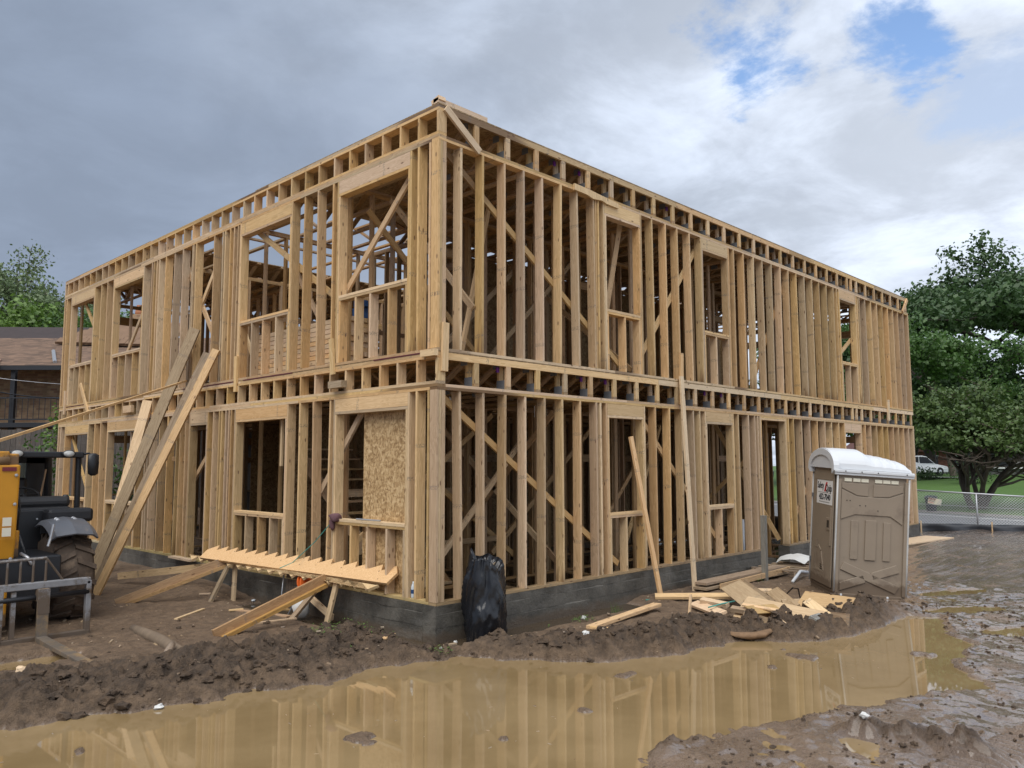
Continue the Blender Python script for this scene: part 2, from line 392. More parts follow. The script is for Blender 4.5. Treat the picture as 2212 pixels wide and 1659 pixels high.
def worley(x, y, seed=0):
    i, j = np.floor(x), np.floor(y); best = np.full(x.shape, 9.0); rr = np.zeros(x.shape)
    for a in (-1, 0, 1):
        for b in (-1, 0, 1):
            px = i+a+h2(i+a, j+b, seed); py = j+b+h2(i+a, j+b, seed+77); d = np.hypot(px-x, py-y)
            q = h2(i+a, j+b, seed+31); k = d < best; best = np.where(k, d, best); rr = np.where(k, q, rr)
    return best, rr
def sst(x, a, b): t = np.clip((x-a)/(b-a), 0, 1); return t*t*(3-2*t)
LX, LY = 17.92, 14.85
ZW = -.46                                             # level of the standing water
PUD = np.array([(-6.2, .75), (-4.57, .27), (-4.22, .16), (-3.76, -.05), (-3.12, -.22), (-2.48, -.24), (-1.85, -.41), (-1.13, -.35), (-.27, -.64), (.4, -1.61), (.87, -2.16), (1.92, -2.47),
                (2.82, -2.51), (3.02, -3.1), (3.76, -3.3), (4.43, -3.4), (5.91, -3.52), (6.1, -3.9), (4.9, -4.25), (4.6, -4.7), (3.4, -4.9), (2.5, -5.5), (1.86, -5.03), (1.18, -4.85), (.7, -4.54), (.14, -4.41),
                (-.38, -4.22), (-1.03, -4.01), (-1.62, -4.15), (-2.6, -4.9), (-4.4, -4.4), (-6.2, -2.6), (-7.2, -.9)])
def polydist(x, y, P):                                # positive inside
    d = np.full(x.shape, 1e9); ins = np.zeros(x.shape, bool); n = len(P)
    for k in range(n):
        ax, ay = P[k]; bx, by = P[(k+1) % n]; ex, ey = bx-ax, by-ay
        t = np.clip(((x-ax)*ex+(y-ay)*ey)/(ex*ex+ey*ey), 0, 1); d = np.minimum(d, np.hypot(x-ax-t*ex, y-ay-t*ey))
        c = ((ay > y) != (by > y)) & (x < (bx-ax)*(y-ay)/(by-ay+1e-12)+ax); ins ^= c
    return np.where(ins, d, -d)
def ground(x, y):
    """height of the site, and how wet it is there"""
    x = np.asarray(x, float); y = np.asarray(y, float)
    dx, dy = x-CAM.x, y-CAM.y
    dep = dx*fw.x/math.cos(PITCH)+dy*fw.y/math.cos(PITCH); lat = dx*rt0.x+dy*rt0.y
    wx = x+.35*(fbm(x*1.1, y*1.1, 3, 5)-.5)+.26*(fbm(x*4.3, y*4.3, 4, 6, .6)-.5); wy = y+.35*(fbm(x*1.1, y*1.1, 3, 15)-.5)+.26*(fbm(x*4.3, y*4.3, 4, 16, .6)-.5)
    pd = polydist(wx, wy, PUD)
    left = sst(-(x-y), -1.5, 1.5)                     # 1 on the left side of the corner
    wetz = sst(x-y, 8.0, 10.4)                          # trampled wet ground on the right
    h = -.395+.06*(fbm(x*.9, y*.9, 4, 1)-.5)+.028*(fbm(x*6, y*6, 4, 2)-.5)
    # wet flat on the right and in front: barely above the water, long shallow ruts
    ru = fbm((x*.74+y*.67)*.55+3, (x*.67-y*.74)*2.6, 4, 21)
    hw = -.4425+.058*(ru-.5)+.034*(fbm(x*1.6, y*1.6, 4, 22)-.5)+.020*(fbm(x*9, y*9, 3, 23)-.5)+.014*(fbm((x*.74+y*.67)*3, (x*.67-y*.74)*14, 3, 24)-.5)
    low = np.maximum(wetz*np.maximum(sst(-y, 1.2, 3.0), sst(x, 9.0, 11.5)), sst(-y, 3.85, 4.25))
    low = np.clip(low, 0, 1)
    h = h*(1-low)+hw*low
    # churned bank along the upper shore
    upper = 1-low
    bw = .34+.30*left
    bank = np.exp(-((-pd-.42*bw/.34)/bw)**2)*upper
    bank = bank*(.45+.9*fbm(x*1.4, y*1.4, 3, 40))
    far2 = sst(x, 2.0, 3.4)*sst(-y, 1.5, 2.2)          # lumps in front of the scrap heap
    h = h+.074*bank*(1+.15*left-.35*sst(x, 2.4, 3.4)-.42*np.exp(-((x+y*0-.35)**2+(y+.85)**2)/1.1))
    # lumps
    c1, q1 = worley(x*4.2+.6*fbm(x*6, y*6, 2, 9), y*4.2, 3); c2, q2 = worley(x*9.5, y*9.5+.5*fbm(x*11, y*11, 2, 8), 4); c3, q3 = worley(x*21, y*21, 6)
    lum = .105*q1*np.sqrt(np.clip(1-(c1/.62)**2, 0, 1))+.055*q2*np.sqrt(np.clip(1-(c2/.62)**2, 0, 1))+.020*q3*np.sqrt(np.clip(1-(c3/.6)**2, 0, 1))
    rough = np.clip(bank*1.7, 0, 1)*(1-.35*np.exp(-((x-.35)**2+(y+.85)**2)/1.0))
    rg = (1-np.abs(2*fbm(x*2.3+.4*fbm(x*5, y*5, 2, 34), y*2.3, 3, 33)-1))**2; rg2 = 1-np.abs(2*fbm(x*7.5, y*7.5, 3, 35)-1)
    h = h+rough*(.13*(rg-.55)+.085*(rg2-.6))+(1-low)*(1-rough)*.012*(rg2-.6)
    h = h+lum*(rough+.10*(1-low)+.16*low*q1*(q2 > .35))
    # the main puddle's bed, with a few islands
    bed = -.56+.125*sst(fbm(x*2.3+4, y*2.3, 4, 60), .70, .84)
    k = sst(pd, -.10, .22); h = h*(1-k)+bed*k
    # trench of water along the foundation
    db = np.maximum(np.maximum(-x, x-LX), np.maximum(-y, y-LY))
    moat = sst(-db, -.62+.25*0, -.30)
    mm = moat*np.where(x < y, sst(-(y-4.6), 0, .8)*sst(y, -.8, .2), sst(-(x-4.4), 0, 1.0)*sst(x, -.8, -.1))
    mm = np.where(db < -.02, 1.0, mm*(.75+.5*fbm(x*3, y*3, 2, 70)))
    h = h*(1-np.clip(mm, 0, 1))+(-.54)*np.clip(mm, 0, 1)
    for (ex, ey, ra, rb, an, zb) in ((-4.0, 2.45, .85, .35, .1, -.52), (2.45, -1.98, .75, .13, -.35, -.52), (1.35, -1.55, .35, .10, -.5, -.50), (6.9, -4.0, .7, .25, -.6, -.50), (5.9, -5.2, .8, .3, -.7, -.50), (8.6, -3.4, .8, .22, -.5, -.5), (-5.0, 1.2, .6, .22, 0, -.5)):
        ca, sa = math.cos(an), math.sin(an); u_ = ((x-ex)*ca+(y-ey)*sa)/ra; v_ = (-(x-ex)*sa+(y-ey)*ca)/rb
        k = sst(-(np.hypot(u_, v_)+.5*(fbm(x*4, y*4, 3, 81)-.5)), -1.15, -.75); h = h*(1-k)+zb*k
    # track print: cross bars, front right corner of the site
    tx, ty = x-.85, y+6.02; ua = tx*.985-ty*.17; vb = tx*.17+ty*.985
    bars = sst(np.sin(ua*2*math.pi/.095+.8*np.abs(vb)/.2), -.35, .35)
    tm = sst(.20-np.abs(vb), 0, .04)*sst(1.15-np.abs(ua), 0, .3)*(pd < 0)
    h = h*(1-.7*tm)+(-.447)*.7*tm+tm*(.036*bars-.004)
    # torn ridge pushed up beside the track
    sx = x-(.33+.10*np.sin(y*3.1)+.10*(fbm(x*3, y*3, 2, 91)-.5)); rm = np.exp(-(sx/.13)**2)*sst(y, -6.1, -5.8)*sst(-y, 4.75, 5.1)
    h = h+rm*(.045+.07*(rg2-.5)+1.0*lum)
    rough = np.maximum(rough, rm*.8)
    h = h+.11*sst(x, -1.1, -.2)*sst(y, 4.4, 5.6)*sst(-y, -15, -13)*(x < .05)
    # beyond the site
    h = h+.12*sst(dep, 17, 22)*sst(lat, 4, 9)+1.0*sst(dep, 21, 25)*sst(-lat, -2, 3)
    h = h-.24*sst(dep, 24.6, 26.5)*sst(lat, 2, 6)
    wet = np.clip(.15+.85*low+.75*sst(-h, .425, .455)+.35*mm-.25*rough, 0, 1)
    return h, wet, np.clip(rough*1.2, 0, 1)
def gz(x, y): return float(ground(np.array([x]), np.array([y]))[0][0])
def pz(px, py, z):                                     # point where the sight line of a photo pixel meets height z
    d = fw+rt*((px-1106)/FPX)-up*((py-829.5)/FPX); return CAM+d*((z-CAM.z)/d.z)
def pd_(px, py, dep):                                  # the same at a depth
    return CAM+(fw+rt*((px-1106)/FPX)-up*((py-829.5)/FPX))*dep
def px_(px, py, axis, val):
    d = fw+rt*((px-1106)/FPX)-up*((py-829.5)/FPX); return CAM+d*((val-CAM[axis])/d[axis])

# ------------------------------------------------------------------ ground and water
def axis(lo, a, b, hi, st, g=1.16):
    mid = list(np.arange(a, b, st)); L = []; s = st; p = a
    while p > lo: s = min(s*g, 40); p -= s; L.append(p)
    U = []; s = st; p = mid[-1]
    while p < hi: s = min(s*g, 40); p += s; U.append(p)
    return np.array(L[::-1]+mid+U)
gx = axis(-400, -5.4, 9.0, 700, .0265); gy = axis(-500, -6.9, 5.6, 700, .0265)
GX, GY = np.meshgrid(gx, gy); GH, GW, GM = ground(GX.ravel(), GY.ravel())
nx, ny = len(gx), len(gy)
me = bpy.data.meshes.new('ground'); co = np.stack([GX.ravel(), GY.ravel(), GH], -1).astype(np.float32)
me.vertices.add(nx*ny); me.vertices.foreach_set('co', co.ravel())
ii = (np.arange(ny-1)[:, None]*nx+np.arange(nx-1)[None]).ravel(); q = np.stack([ii, ii+1, ii+nx+1, ii+nx], -1)
me.loops.add(q.size); me.loops.foreach_set('vertex_index', q.ravel().astype(np.int32)); me.polygons.add(len(q)); me.polygons.foreach_set('loop_start', (np.arange(len(q))*4).astype(np.int32))
me.polygons.foreach_set('use_smooth', np.ones(len(q), bool)); me.update(calc_edges=True)
at = me.attributes.new('wet', 'FLOAT', 'POINT'); at.data.foreach_set('value', GW.astype(np.float32)); at = me.attributes.new('moist', 'FLOAT', 'POINT'); at.data.foreach_set('value', GM.astype(np.float32))
me.materials.append(MUD); go = bpy.data.objects.new('ground', me); link(go); tag(go, kind='structure')
wo = MB().add([(-9, -10, ZW), (LX+3, -10, ZW), (LX+3, LY+2, ZW), (-9, LY+2, ZW)], [(0, 1, 2, 3)]).obj('puddle_water', WATER, None, Matrix.Identity(4)); tag(wo, kind='structure')

tw = MB().add([(-.52, -.44, ZW+.003), (LX+1, -.44, ZW+.003), (LX+1, LY+1, ZW+.003), (-.52, LY+1, ZW+.003)], [(0, 1, 2, 3)]).obj('trench_water', TRENCH, None, Matrix.Identity(4)); tag(tw, kind='structure')
# clods thrown up on the bank
ico_v, ico_f = None, None
import bmesh
bm = bmesh.new(); bmesh.ops.create_icosphere(bm, subdivisions=2, radius=1); bm.verts.ensure_lookup_table()
ico_v = np.array([v.co[:] for v in bm.verts]); ico_f = np.array([[v.index for v in f.verts] for f in bm.faces]); bm.free()
nr = np.random.RandomState(5)
cx = nr.uniform(-5.4, 7.0, 60000); cy = nr.uniform(-4.2, 3.6, 60000)
p1 = polydist(cx, cy, PUD); lf = sst(-(cx-cy), -1.5, 1.5)
dens = np.exp(-((-p1-.45)/(.30+.30*lf))**2)*(cy > -3.75)*(cx-cy < 9)*(fbm(cx*1.5, cy*1.5, 3, 40) > .42)
heap = np.exp(-(((cx-4.3)/1.3)**2+((cy+2.85)/.32)**2)); dens = np.maximum(dens, heap*1.6); dens = np.maximum(dens, .02*(cy < 4)*(p1 < -.1)*(cy > -3.6))
ok = (nr.rand(60000) < dens*.2) & ((cx < -.1) | (cy < -.1)); cx, cy = cx[ok][:5200], cy[ok][:5200]
nc = len(cx); ex = nr.uniform(-2.5, 8.5, 9000); ey = nr.uniform(-6.8, -3.0, 9000); e1 = polydist(ex, ey, PUD); eo = (e1 < -.02) & (fbm(ex*1.3, ey*1.3, 3, 66) > nr.uniform(.30, .75, 9000)) & (ex-ey > 3); cx = np.r_[cx, ex[eo][:1500]]; cy = np.r_[cy, ey[eo][:1500]]
ch, _, _ = ground(cx, cy); n = len(cx)
sz = np.clip(nr.lognormal(-3.75, .55, n), .008, .075); sz[nc:] = np.clip(nr.lognormal(-4.55, .5, n-nc), .005, .030)
V = np.zeros((n, 42, 3)); 
for i in range(n):
    sc = np.array([1, nr.uniform(.6, 1), nr.uniform(.45, .8)])*sz[i]; a = nr.uniform(0, 6.28)
    r_ = 1+.8*(nr.rand(42, 1)-.5); v = ico_v*r_*sc; ca, sa = math.cos(a), math.sin(a)
    v = np.stack([v[:, 0]*ca-v[:, 1]*sa, v[:, 0]*sa+v[:, 1]*ca, v[:, 2]], -1); V[i] = v+[cx[i], cy[i], ch[i]+sz[i]*.15]
F = (ico_f[None]+(np.arange(n)*42)[:, None, None]).reshape(-1, 3)
me = bpy.data.meshes.new('mud_clods'); me.from_pydata(V.reshape(-1, 3).tolist(), [], F.tolist()); me.materials.append(MUD); at = me.attributes.new('moist', 'FLOAT', 'POINT'); at.data.foreach_set('value', np.ones(n*42, np.float32))
o = bpy.data.objects.new('mud_clods', me); link(o); tag(o, 'loose brown mud clods thrown up along the puddle bank', 'mud', kind='stuff')

# ------------------------------------------------------------------ the timber frame
B = thing('timber_frame_building', 'unfinished two storey timber frame building on a low concrete foundation', 'building', (0, 0, ZW))
H1, ZD1 = 2.77, 3.176                                  # top of lower plates, top of floor trusses
F2 = 3.194; H2, H3 = 6.06, 6.466
ST = .038; DEP = .140
def Pr(s, z, d): return Vector((s, d, z))               # right wall: along x, depth along +y
def Pl(s, z, d): return Vector((d, s, z))               # left wall: along y, depth along +x
def Pb(s, z, d): return Vector((s, LY-d, z))
def Pf(s, z, d): return Vector((LX-d, s, z))
def member(P, name, s0, z0, s1, z1, w, t, m=None, d=None, vert=True, parent=None, jit=.0012):
    """vertical piece: w is its depth into the wall; flat piece: w is depth, t its height"""
    m = m or W_
    dd = (DEP/2 if d is None else d)
    a, b = P(s0, z0, dd), P(s1, z1, dd); side = P(0, 0, 1)-P(0, 0, 0)
    return board(name, a, b, w, t, m, parent or B, side, jit, jit*2)
def wall(P, L, zb, zt, openings, extra=(), skip=(), first=True, m=W_):
    """studs, plates, headers, sills of one storey; zb = top of bottom plate, zt = underside of top plates"""
    busy = []
    for (s0, s1, sill, hz) in openings:
        busy.append((s0-.10, s1+.10))
        for sg, e in ((-1, s0), (1, s1)):
            member(P, 'jack_stud', e+sg*.019, zb, e+sg*.019, hz-.040, DEP-.002, ST, m)
            member(P, 'stud', e+sg*.0585, zb, e+sg*.0585, zt, DEP, ST, m)
        ht = zt-hz
        # header: two boards on edge and a flat board below
        for dd in (.020, .118): member(P, 'header', s0-.036, hz+ht/2, s1+.036, hz+ht/2, ST, ht-.004, WH, d=dd)
        member(P, 'header_plate', s0-.037, hz-.019, s1+.037, hz-.019, DEP-.003, ST, m)
        if sill:
            for q in (0, 1): member(P, 'window_sill', s0+.001, sill-.019-ST*1.02*q, s1-.001, sill-.019-ST*1.02*q, DEP+.004-q*.008, ST, m if q else WP)
            n = max(1, int(round((s1-s0)/.4064)))
            for i in range(1, n): 
                c = s0+(s1-s0)*i/n+rng.uniform(-.03, .03); member(P, 'cripple_stud', c, zb, c, sill-.08, DEP-.004, ST, m)
            for c in (s0+.021, s1-.021): member(P, 'cripple_stud', c, zb, c, sill-.08, DEP-.006, ST, m)
    k = 1
    while .4064*k < L-.16:
        s = .4064*k+rng.uniform(-.010, .010); k += 1
        if any(a < s < b for a, b in busy) or any(a < s < b for a, b in skip): continue
        member(P, 'stud', s, zb, s, zt, DEP, ST, m, jit=.0036)
    for s in extra: member(P, 'stud', s, zb, s, zt, DEP, ST, m)
def plates(P, L, z, s0, name, m=W_, seg=4.6, d=DEP/2, w=DEP, gaps=(), h=ST):
    s = s0; i = 0
    while s < L-.02:
        e = min(L, s+seg*rng.uniform(.8, 1.2))
        if L-e < .8: e = L
        for a, b in gaps:
            if a < e and s < a: e = a
        hit = [g for g in gaps if abs(g[0]-s) < 1e-6]
        if hit: s = hit[0][1]; continue
        member(P, name, s+.003, z+h/2, e-.003, z+h/2, w-.002*(i % 2), h-.001, m, d=d, jit=.0004); s = e; i += 1
WR = [(3.57, 4.48), (6.55, 7.46), (12.98, 13.93)]
WL = [(.63, 2.25), (3.68, 5.30), (9.71, 11.33), (12.68, 14.24)]
DOORR = (8.68, 9.74); DOORL = (6.45, 7.10)
# lower storey
plates(Pr, LX, 0, .0, 'sill_plate', WSR, gaps=[DOORR]); plates(Pl, LY, 0, .142, 'sill_plate', WT)
wall(Pr, LX, ST, H1-2*ST, [(a, b, .97, 2.51) for a, b in WR]+[(DOORR[0], DOORR[1], None, 2.66)], extra=(3.36, 6.30, 8.52, 8.40, 9.90))
wall(Pl, LY, ST, H1-2*ST, [(a, b, .97, 2.51) for a, b in WL]+[(DOORL[0], DOORL[1], None, 2.51)], extra=(5.50, 5.585, 5.70, 5.86, 5.95, 6.18, 7.55, 8.95, 9.1, 9.22), skip=((5.4, 6.35), (8.9, 9.6)))
# upper storey
plates(Pr, LX, F2, .0, 'bottom_plate'); plates(Pl, LY, F2, .142, 'bottom_plate')
wall(Pr, LX, F2+ST, H2-2*ST, [(a, b, 4.22, 5.79) for a, b in WR], extra=(3.36, 3.30, 12.80, 14.10))
wall(Pl, LY, F2+ST, H2-2*ST, [(a, b, 4.23, 5.79) for a, b in WL], extra=(5.46, 5.60, 5.74, 5.94, 6.03, 6.38, 7.13, 7.25, 8.86, 8.98, 9.13, 9.24), skip=((5.4, 6.6), (6.4, 7.2), (8.7, 9.6)))
# corner posts
for zb, zt in ((ST, H1-2*ST), (F2+ST, H2-2*ST)):
    for (x, y, dx, dy) in ((.019, .0705, .036, .138), (.0575, .0705, .036, .136), (.110, .121, .060, .036), (.110, .020, .060, .036)):
        o = board('corner_stud', (x, y, zb), (x, y, zt), dx, dy, W_, B, (1, 0, 0))
    member(Pl, 'corner_stud', .172, zb, .172, zt, DEP, ST)
    for (x, y) in ((LX-.02, .07), (LX-.06, .07), (.07, LY-.02), (.07, LY-.06)):
        board('corner_stud', (x, y, zb), (x, y, zt), .036 if x > 1 else DEP, DEP if x > 1 else .036, W_, B, (1, 0, 0))
# double top plates: upper course laps the corner the other way
for zt in (H1, H2):
    plates(Pr, LX, zt-2*ST, .0, 'top_plate'); plates(Pl, LY, zt-2*ST, .142, 'top_plate', seg=3.9)
    plates(Pr, LX, zt-ST, .142, 'top_plate', seg=3.7); plates(Pl, LY, zt-ST, .0, 'top_plate', seg=4.9)
# pony walls of the left face (between the storeys and below the roof)
for z0, z1 in ((H1, ZD1), (H2, H3)):
    plates(Pl, LY, z0+.0006, .0, 'pony_plate', seg=3.3)
    for q in (1, 2): plates(Pl, LY, z1-ST*q, .0, 'pony_plate', seg=5.1)
    k = 0
    while .4064*k < LY-.03:
        s = max(.02, .4064*k+rng.uniform(-.012, .012)); member(Pl, 'pony_stud', s, z0+ST+.001, s, z1-2*ST, DEP-.003, ST); k += 1
    member(Pl, 'pony_stud', LY-.02, z0+ST+.001, LY-.02, z1-2*ST, DEP-.003, ST)
# ribbon boards along the truss ends of the right face
for z1 in (ZD1, H3):
    plates(Pr, LX, z1-.089, .145, 'ribbon_board', WP if z1 == ZD1 else W_, seg=4.9, d=.019, w=ST, h=.089)
# open-web trusses: chords, webs, end posts and plates
TL = 5.55
def truss(x, y0, y1, z0, z1, detail):
    b = MB()
    for z in (z0+.019, z1-.019): b.box((x, (y0+y1)/2, z), (.089, y1-y0-(.08 if z > z0+.1 else 0), .036))
    ys = np.linspace(y0+.22, y1-.12, 11)
    n = 4 if detail else 0
    for i in range(n, 10):
        za, zb_ = (z0+.04, z1-.04) if i % 2 else (z1-.04, z0+.04)
        b.beam((x, ys[i], za), (x, ys[i+1], zb_), .085, .036, (1, 0, 0))
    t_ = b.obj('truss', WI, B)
    if not detail: return
    for i in range(n):
        za, zb_ = (z0+.04, z1-.04) if i % 2 else (z1-.04, z0+.04)
        board('web', (x, ys[i], za), (x, ys[i+1], zb_), .085, .036, WI, t_, (1, 0, 0))
    zt = z1-.090
    board('end_post', (x, y0+.020, z0+.040), (x, y0+.020, zt), .089, ST, W_, t_, (1, 0, 0), .004)
    board('end_post', (x, y0+.165, z0+.040), (x, y0+.165, z1-.04), .086, ST, W_, t_, (1, 0, 0))
    for (yy, zz, a, c) in ((y0+.115, z0+.066, .150, .130), (y0+.20, z1-.06, .13, .10), (ys[2], z0+.05, .16, .09)):
        MB().box((x-.0465, yy, zz), (.003, a, c)).obj('connector_plate', STEEL, t_)
i = 0
while .69+.6096*i < LX-.1:
    for z0, z1 in ((H1, ZD1), (H2, H3)):
        truss(.69+.6096*i, 0, TL, z0, z1, True); truss(.69+.6096*i, 9.35, LY, z0, z1, False)
        if z0 == H1: truss(.69+.6096*i, TL+.05, 9.3, z0, z1, False)
    i += 1
for z0, z1 in ((H1, ZD1), (H2, H3)): truss(13.75, 0, TL, z0, z1, True)
# decks
def deck(name, z, t, x0, x1, y0, y1, sx=2.44, sy=1.22, hole=None):
    y = y0; r_ = 0
    while y < y1-.05:
        ye = min(y1, y+sy); x = x0-(sx/2 if r_ % 2 else 0)
        while x < x1-.05:
            a, b = max(x, x0), min(x+sx, x1)
            if not (hole and a < hole[1] and b > hole[0] and y < hole[3] and ye > hole[2]):
                MB().box(((a+b)/2, (y+ye)/2, z+t/2), (b-a-.003, ye-y-.003, t-.001)).obj(name, OSBD, B)
            x += sx
        y = ye; r_ += 1
deck('floor_deck_panel', ZD1, .018, .004, LX-.004, .004, LY-.004, hole=(4.9, 6.9, 6.2, 8.4))
deck('roof_deck_panel', H3, .018, .002, LX, -.004, 4.88); deck('roof_deck_panel', H3, .018, .002, LX, 9.4, LY)
for (a, b) in ((.2, 1.35), (3.5, 5.1), (5.4, 7.5), (12.9, 14.3)):
    MB().box((-.004, (a+b)/2, F2-.010), (.006, b-a, .017)).obj('painted_panel_edge', REDED, B)
# foundation walls, with the lines left by the form boards
def foundation(P, s0, s1, th=.24):
    b = MB(); n = max(2, int((s1-s0)/.16)); prof = [(-.004, .0), (-.100, .0), (-.103, -.004), (-.107, .0), (-.270, .003), (-.273, -.002), (-.278, .005), (-.85, .012)]
    for i in range(n+1):
        s = s0+(s1-s0)*i/n
        for k, (z, d) in enumerate(prof):
            e = .026*(fbm(np.array([s*2.2]), np.array([k*.7]), 4, 300)[0]-.5)
            b.v.append(tuple(P(s, z+(e*.8 if 0 < k < 7 else 0), -.012-d+e)))
        b.v.append(tuple(P(s, -.85, th))); b.v.append(tuple(P(s, -.004, th)))
    m = len(prof)+2
    for i in range(n):
        for k in range(m): b.f.append((i*m+k, i*m+(k+1) % m, (i+1)*m+(k+1) % m, (i+1)*m+k))
    b.f.append(tuple(range(m))); b.f.append(tuple(range(n*m, n*m+m))[::-1])
    o = b.obj('foundation_wall', CONC, B, Matrix.Identity(4)); return o
foundation(Pr, -.012, DOORR[0]+.02); foundation(Pr, DOORR[1]-.02, LX); foundation(Pl, .235, LY); foundation(Pf, .24, LY-.24); foundation(Pb, 0, LX)
MB().box(((DOORR[0]+DOORR[1])/2, .55, -.42), (1.02, .5, .3)).obj('door_step', CONC, B)

# back walls and partitions: the nearest studs are single parts, the deeper ones one part
deep = MB()
def dstud(x, y, z0, z1, ax, dp=.089):
    deep.box((x, y, (z0+z1)/2), (ST, dp, z1-z0) if ax == 'x' else (dp, ST, z1-z0), Euler((rng.gauss(0, .002), rng.gauss(0, .002), 0)).to_matrix())
near_n = 0
def partition(ax, c, a, b, lvl, doors=(), near=False):
    global near_n
    z0, z1 = ((.0, H1) if lvl == 0 else (F2, H2)); side = (0, 1, 0) if ax == 'x' else (1, 0, 0)
    if lvl == 0: z0 = -.30
    Q = (lambda s, z: (s, c, z)) if ax == 'x' else (lambda s, z: (c, s, z))
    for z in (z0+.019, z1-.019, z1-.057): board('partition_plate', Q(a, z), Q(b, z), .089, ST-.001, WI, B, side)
    s = a+.02
    while s < b:
        if not any(d0 < s < d1 for d0, d1 in doors):
            if near and near_n < 84:
                board('stud', Q(s, z0+ST), Q(s, z1-.076), .089, ST, WI, B, side, .002); near_n += 1
            else: dstud(*Q(s, 0)[:2], z0+ST, z1-.076, ax)
        s += .4064
    for d0, d1 in doors:
        zt = z0+2.15
        board('partition_header', Q(d0-.02, zt), Q(d1+.02, zt), .089, .14, WI, B, side)
        for e in (d0-.02, d1+.02): dstud(*Q(e, 0)[:2], z0+ST, z1-.08, ax)
for lv in (0, 1):
    partition('x', 2.45, .3, 8.4, lv, ((1.6, 2.5), (5.6, 6.6)), True); partition('x', 2.45, 9.9, 17.6, lv, ((11, 12), (15, 15.9)))
    partition('x', 4.1, 3.4, 13, lv, ((4.3, 5.2), (9, 10))); partition('x', 5.6, .2, 17.7, lv, ((6.0, 7.1), (12, 13)))
    partition('x', 9.35, .2, 17.7, lv, ((5, 6), (11, 12))); partition('x', 12.0, .2, 12, lv, ((3, 4), (7, 8)))
    partition('y', 3.0, .2, 5.5, lv, ((2.8, 3.6),), True); partition('y', 5.1, .2, 5.5, lv, ((3.0, 3.8),)); partition('y', 8.5, .2, 5.5, lv); partition('y', 10.1, .2, 5.5, lv, ((3, 3.8),))
    partition('y', 12.4, .2, 5.5, lv); partition('y', 15.2, .2, 5.5, lv); partition('y', 7.0, 5.7, 14.7, lv, ((7.5, 8.5),)); partition('y', 3.4, 9.4, 14.7, lv); partition('y', 11, 9.4, 14.7, lv)
for P, L, ax in ((Pb, LX, 'x'), (Pf, LY, 'y')):
    for lv, (z0, z1) in enumerate(((0, H1), (F2, H2))):
        plates(P, L-.15, z0, .15, 'back_plate', WI); plates(P, L-.15, z1-ST, .15, 'back_plate', WI); plates(P, L-.15, z1-2*ST, .15, 'back_plate', WI)
        win = [(1.2, 2.3), (4.6, 6.2), (9, 10.6), (12.2, 13.6)]
        s = .4064
        while s < L-.2:
            if not any(a < s < b for a, b in win): q = P(s, 0, .07); dstud(q.x, q.y, z0+ST, z1-.076, ax, DEP)
            s += .4064
        for a, b in win:
            q0, q1 = P(a-.03, z0+2.42, .07), P(b+.03, z0+2.42, .07); board('back_header', q0, q1, DEP, .2, WI, B, P(0, 0, 1)-P(0, 0, 0))
            q0, q1 = P(a, z0+.95, .07), P(b, z0+.95, .07); board('back_sill', q0, q1, DEP, ST, WI, B, P(0, 0, 1)-P(0, 0, 0))
            for e in (a-.02, b+.02): q = P(e, 0, .07); dstud(q.x, q.y, z0+ST, z1-.076, ax, DEP)
    for s in np.arange(.3, L, .6): 
        for z0, z1 in ((H1, ZD1), (H2, H3)): q = P(s, 0, .07); dstud(q.x, q.y, z0+ST, z1-ST, ax, DEP)
    for z1 in (ZD1, H3): plates(P, L-.01, z1-ST, .01, 'back_plate', WI)
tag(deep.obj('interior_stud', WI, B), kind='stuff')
# loose joists over the open middle of the roof
for x in np.arange(1.2, 17.5, 2.45):
    for z in (H2+.02, H3-.03): board('roof_joist', (x, 5.5, z), (x, 9.45, z), .089, ST, WI, B, (1, 0, 0))
board('roof_joist', (.6, 7.4, H3-.08), (17, 7.4, H3-.08), .089, ST, WI, B, (0, 1, 0))
# panels added on the inner walls to block light and keep the interior dark
for lv, (z0, z1) in enumerate(((-.25, H1-.08), (F2, H2-.08))):
    for yy, xa, xb in (((5.66, 6.6, 17.4), (4.16, 3.6, 12.8)) if lv else ((5.66, 1.2, 17.4), (9.30, 2.4, 17.4))):
        x = xa
        while x < xb: MB().box((x+.61, yy, (z0+z1)/2), (1.215, .012, z1-z0)).obj('light_blocking_panel', OSBD, B); x += 1.22
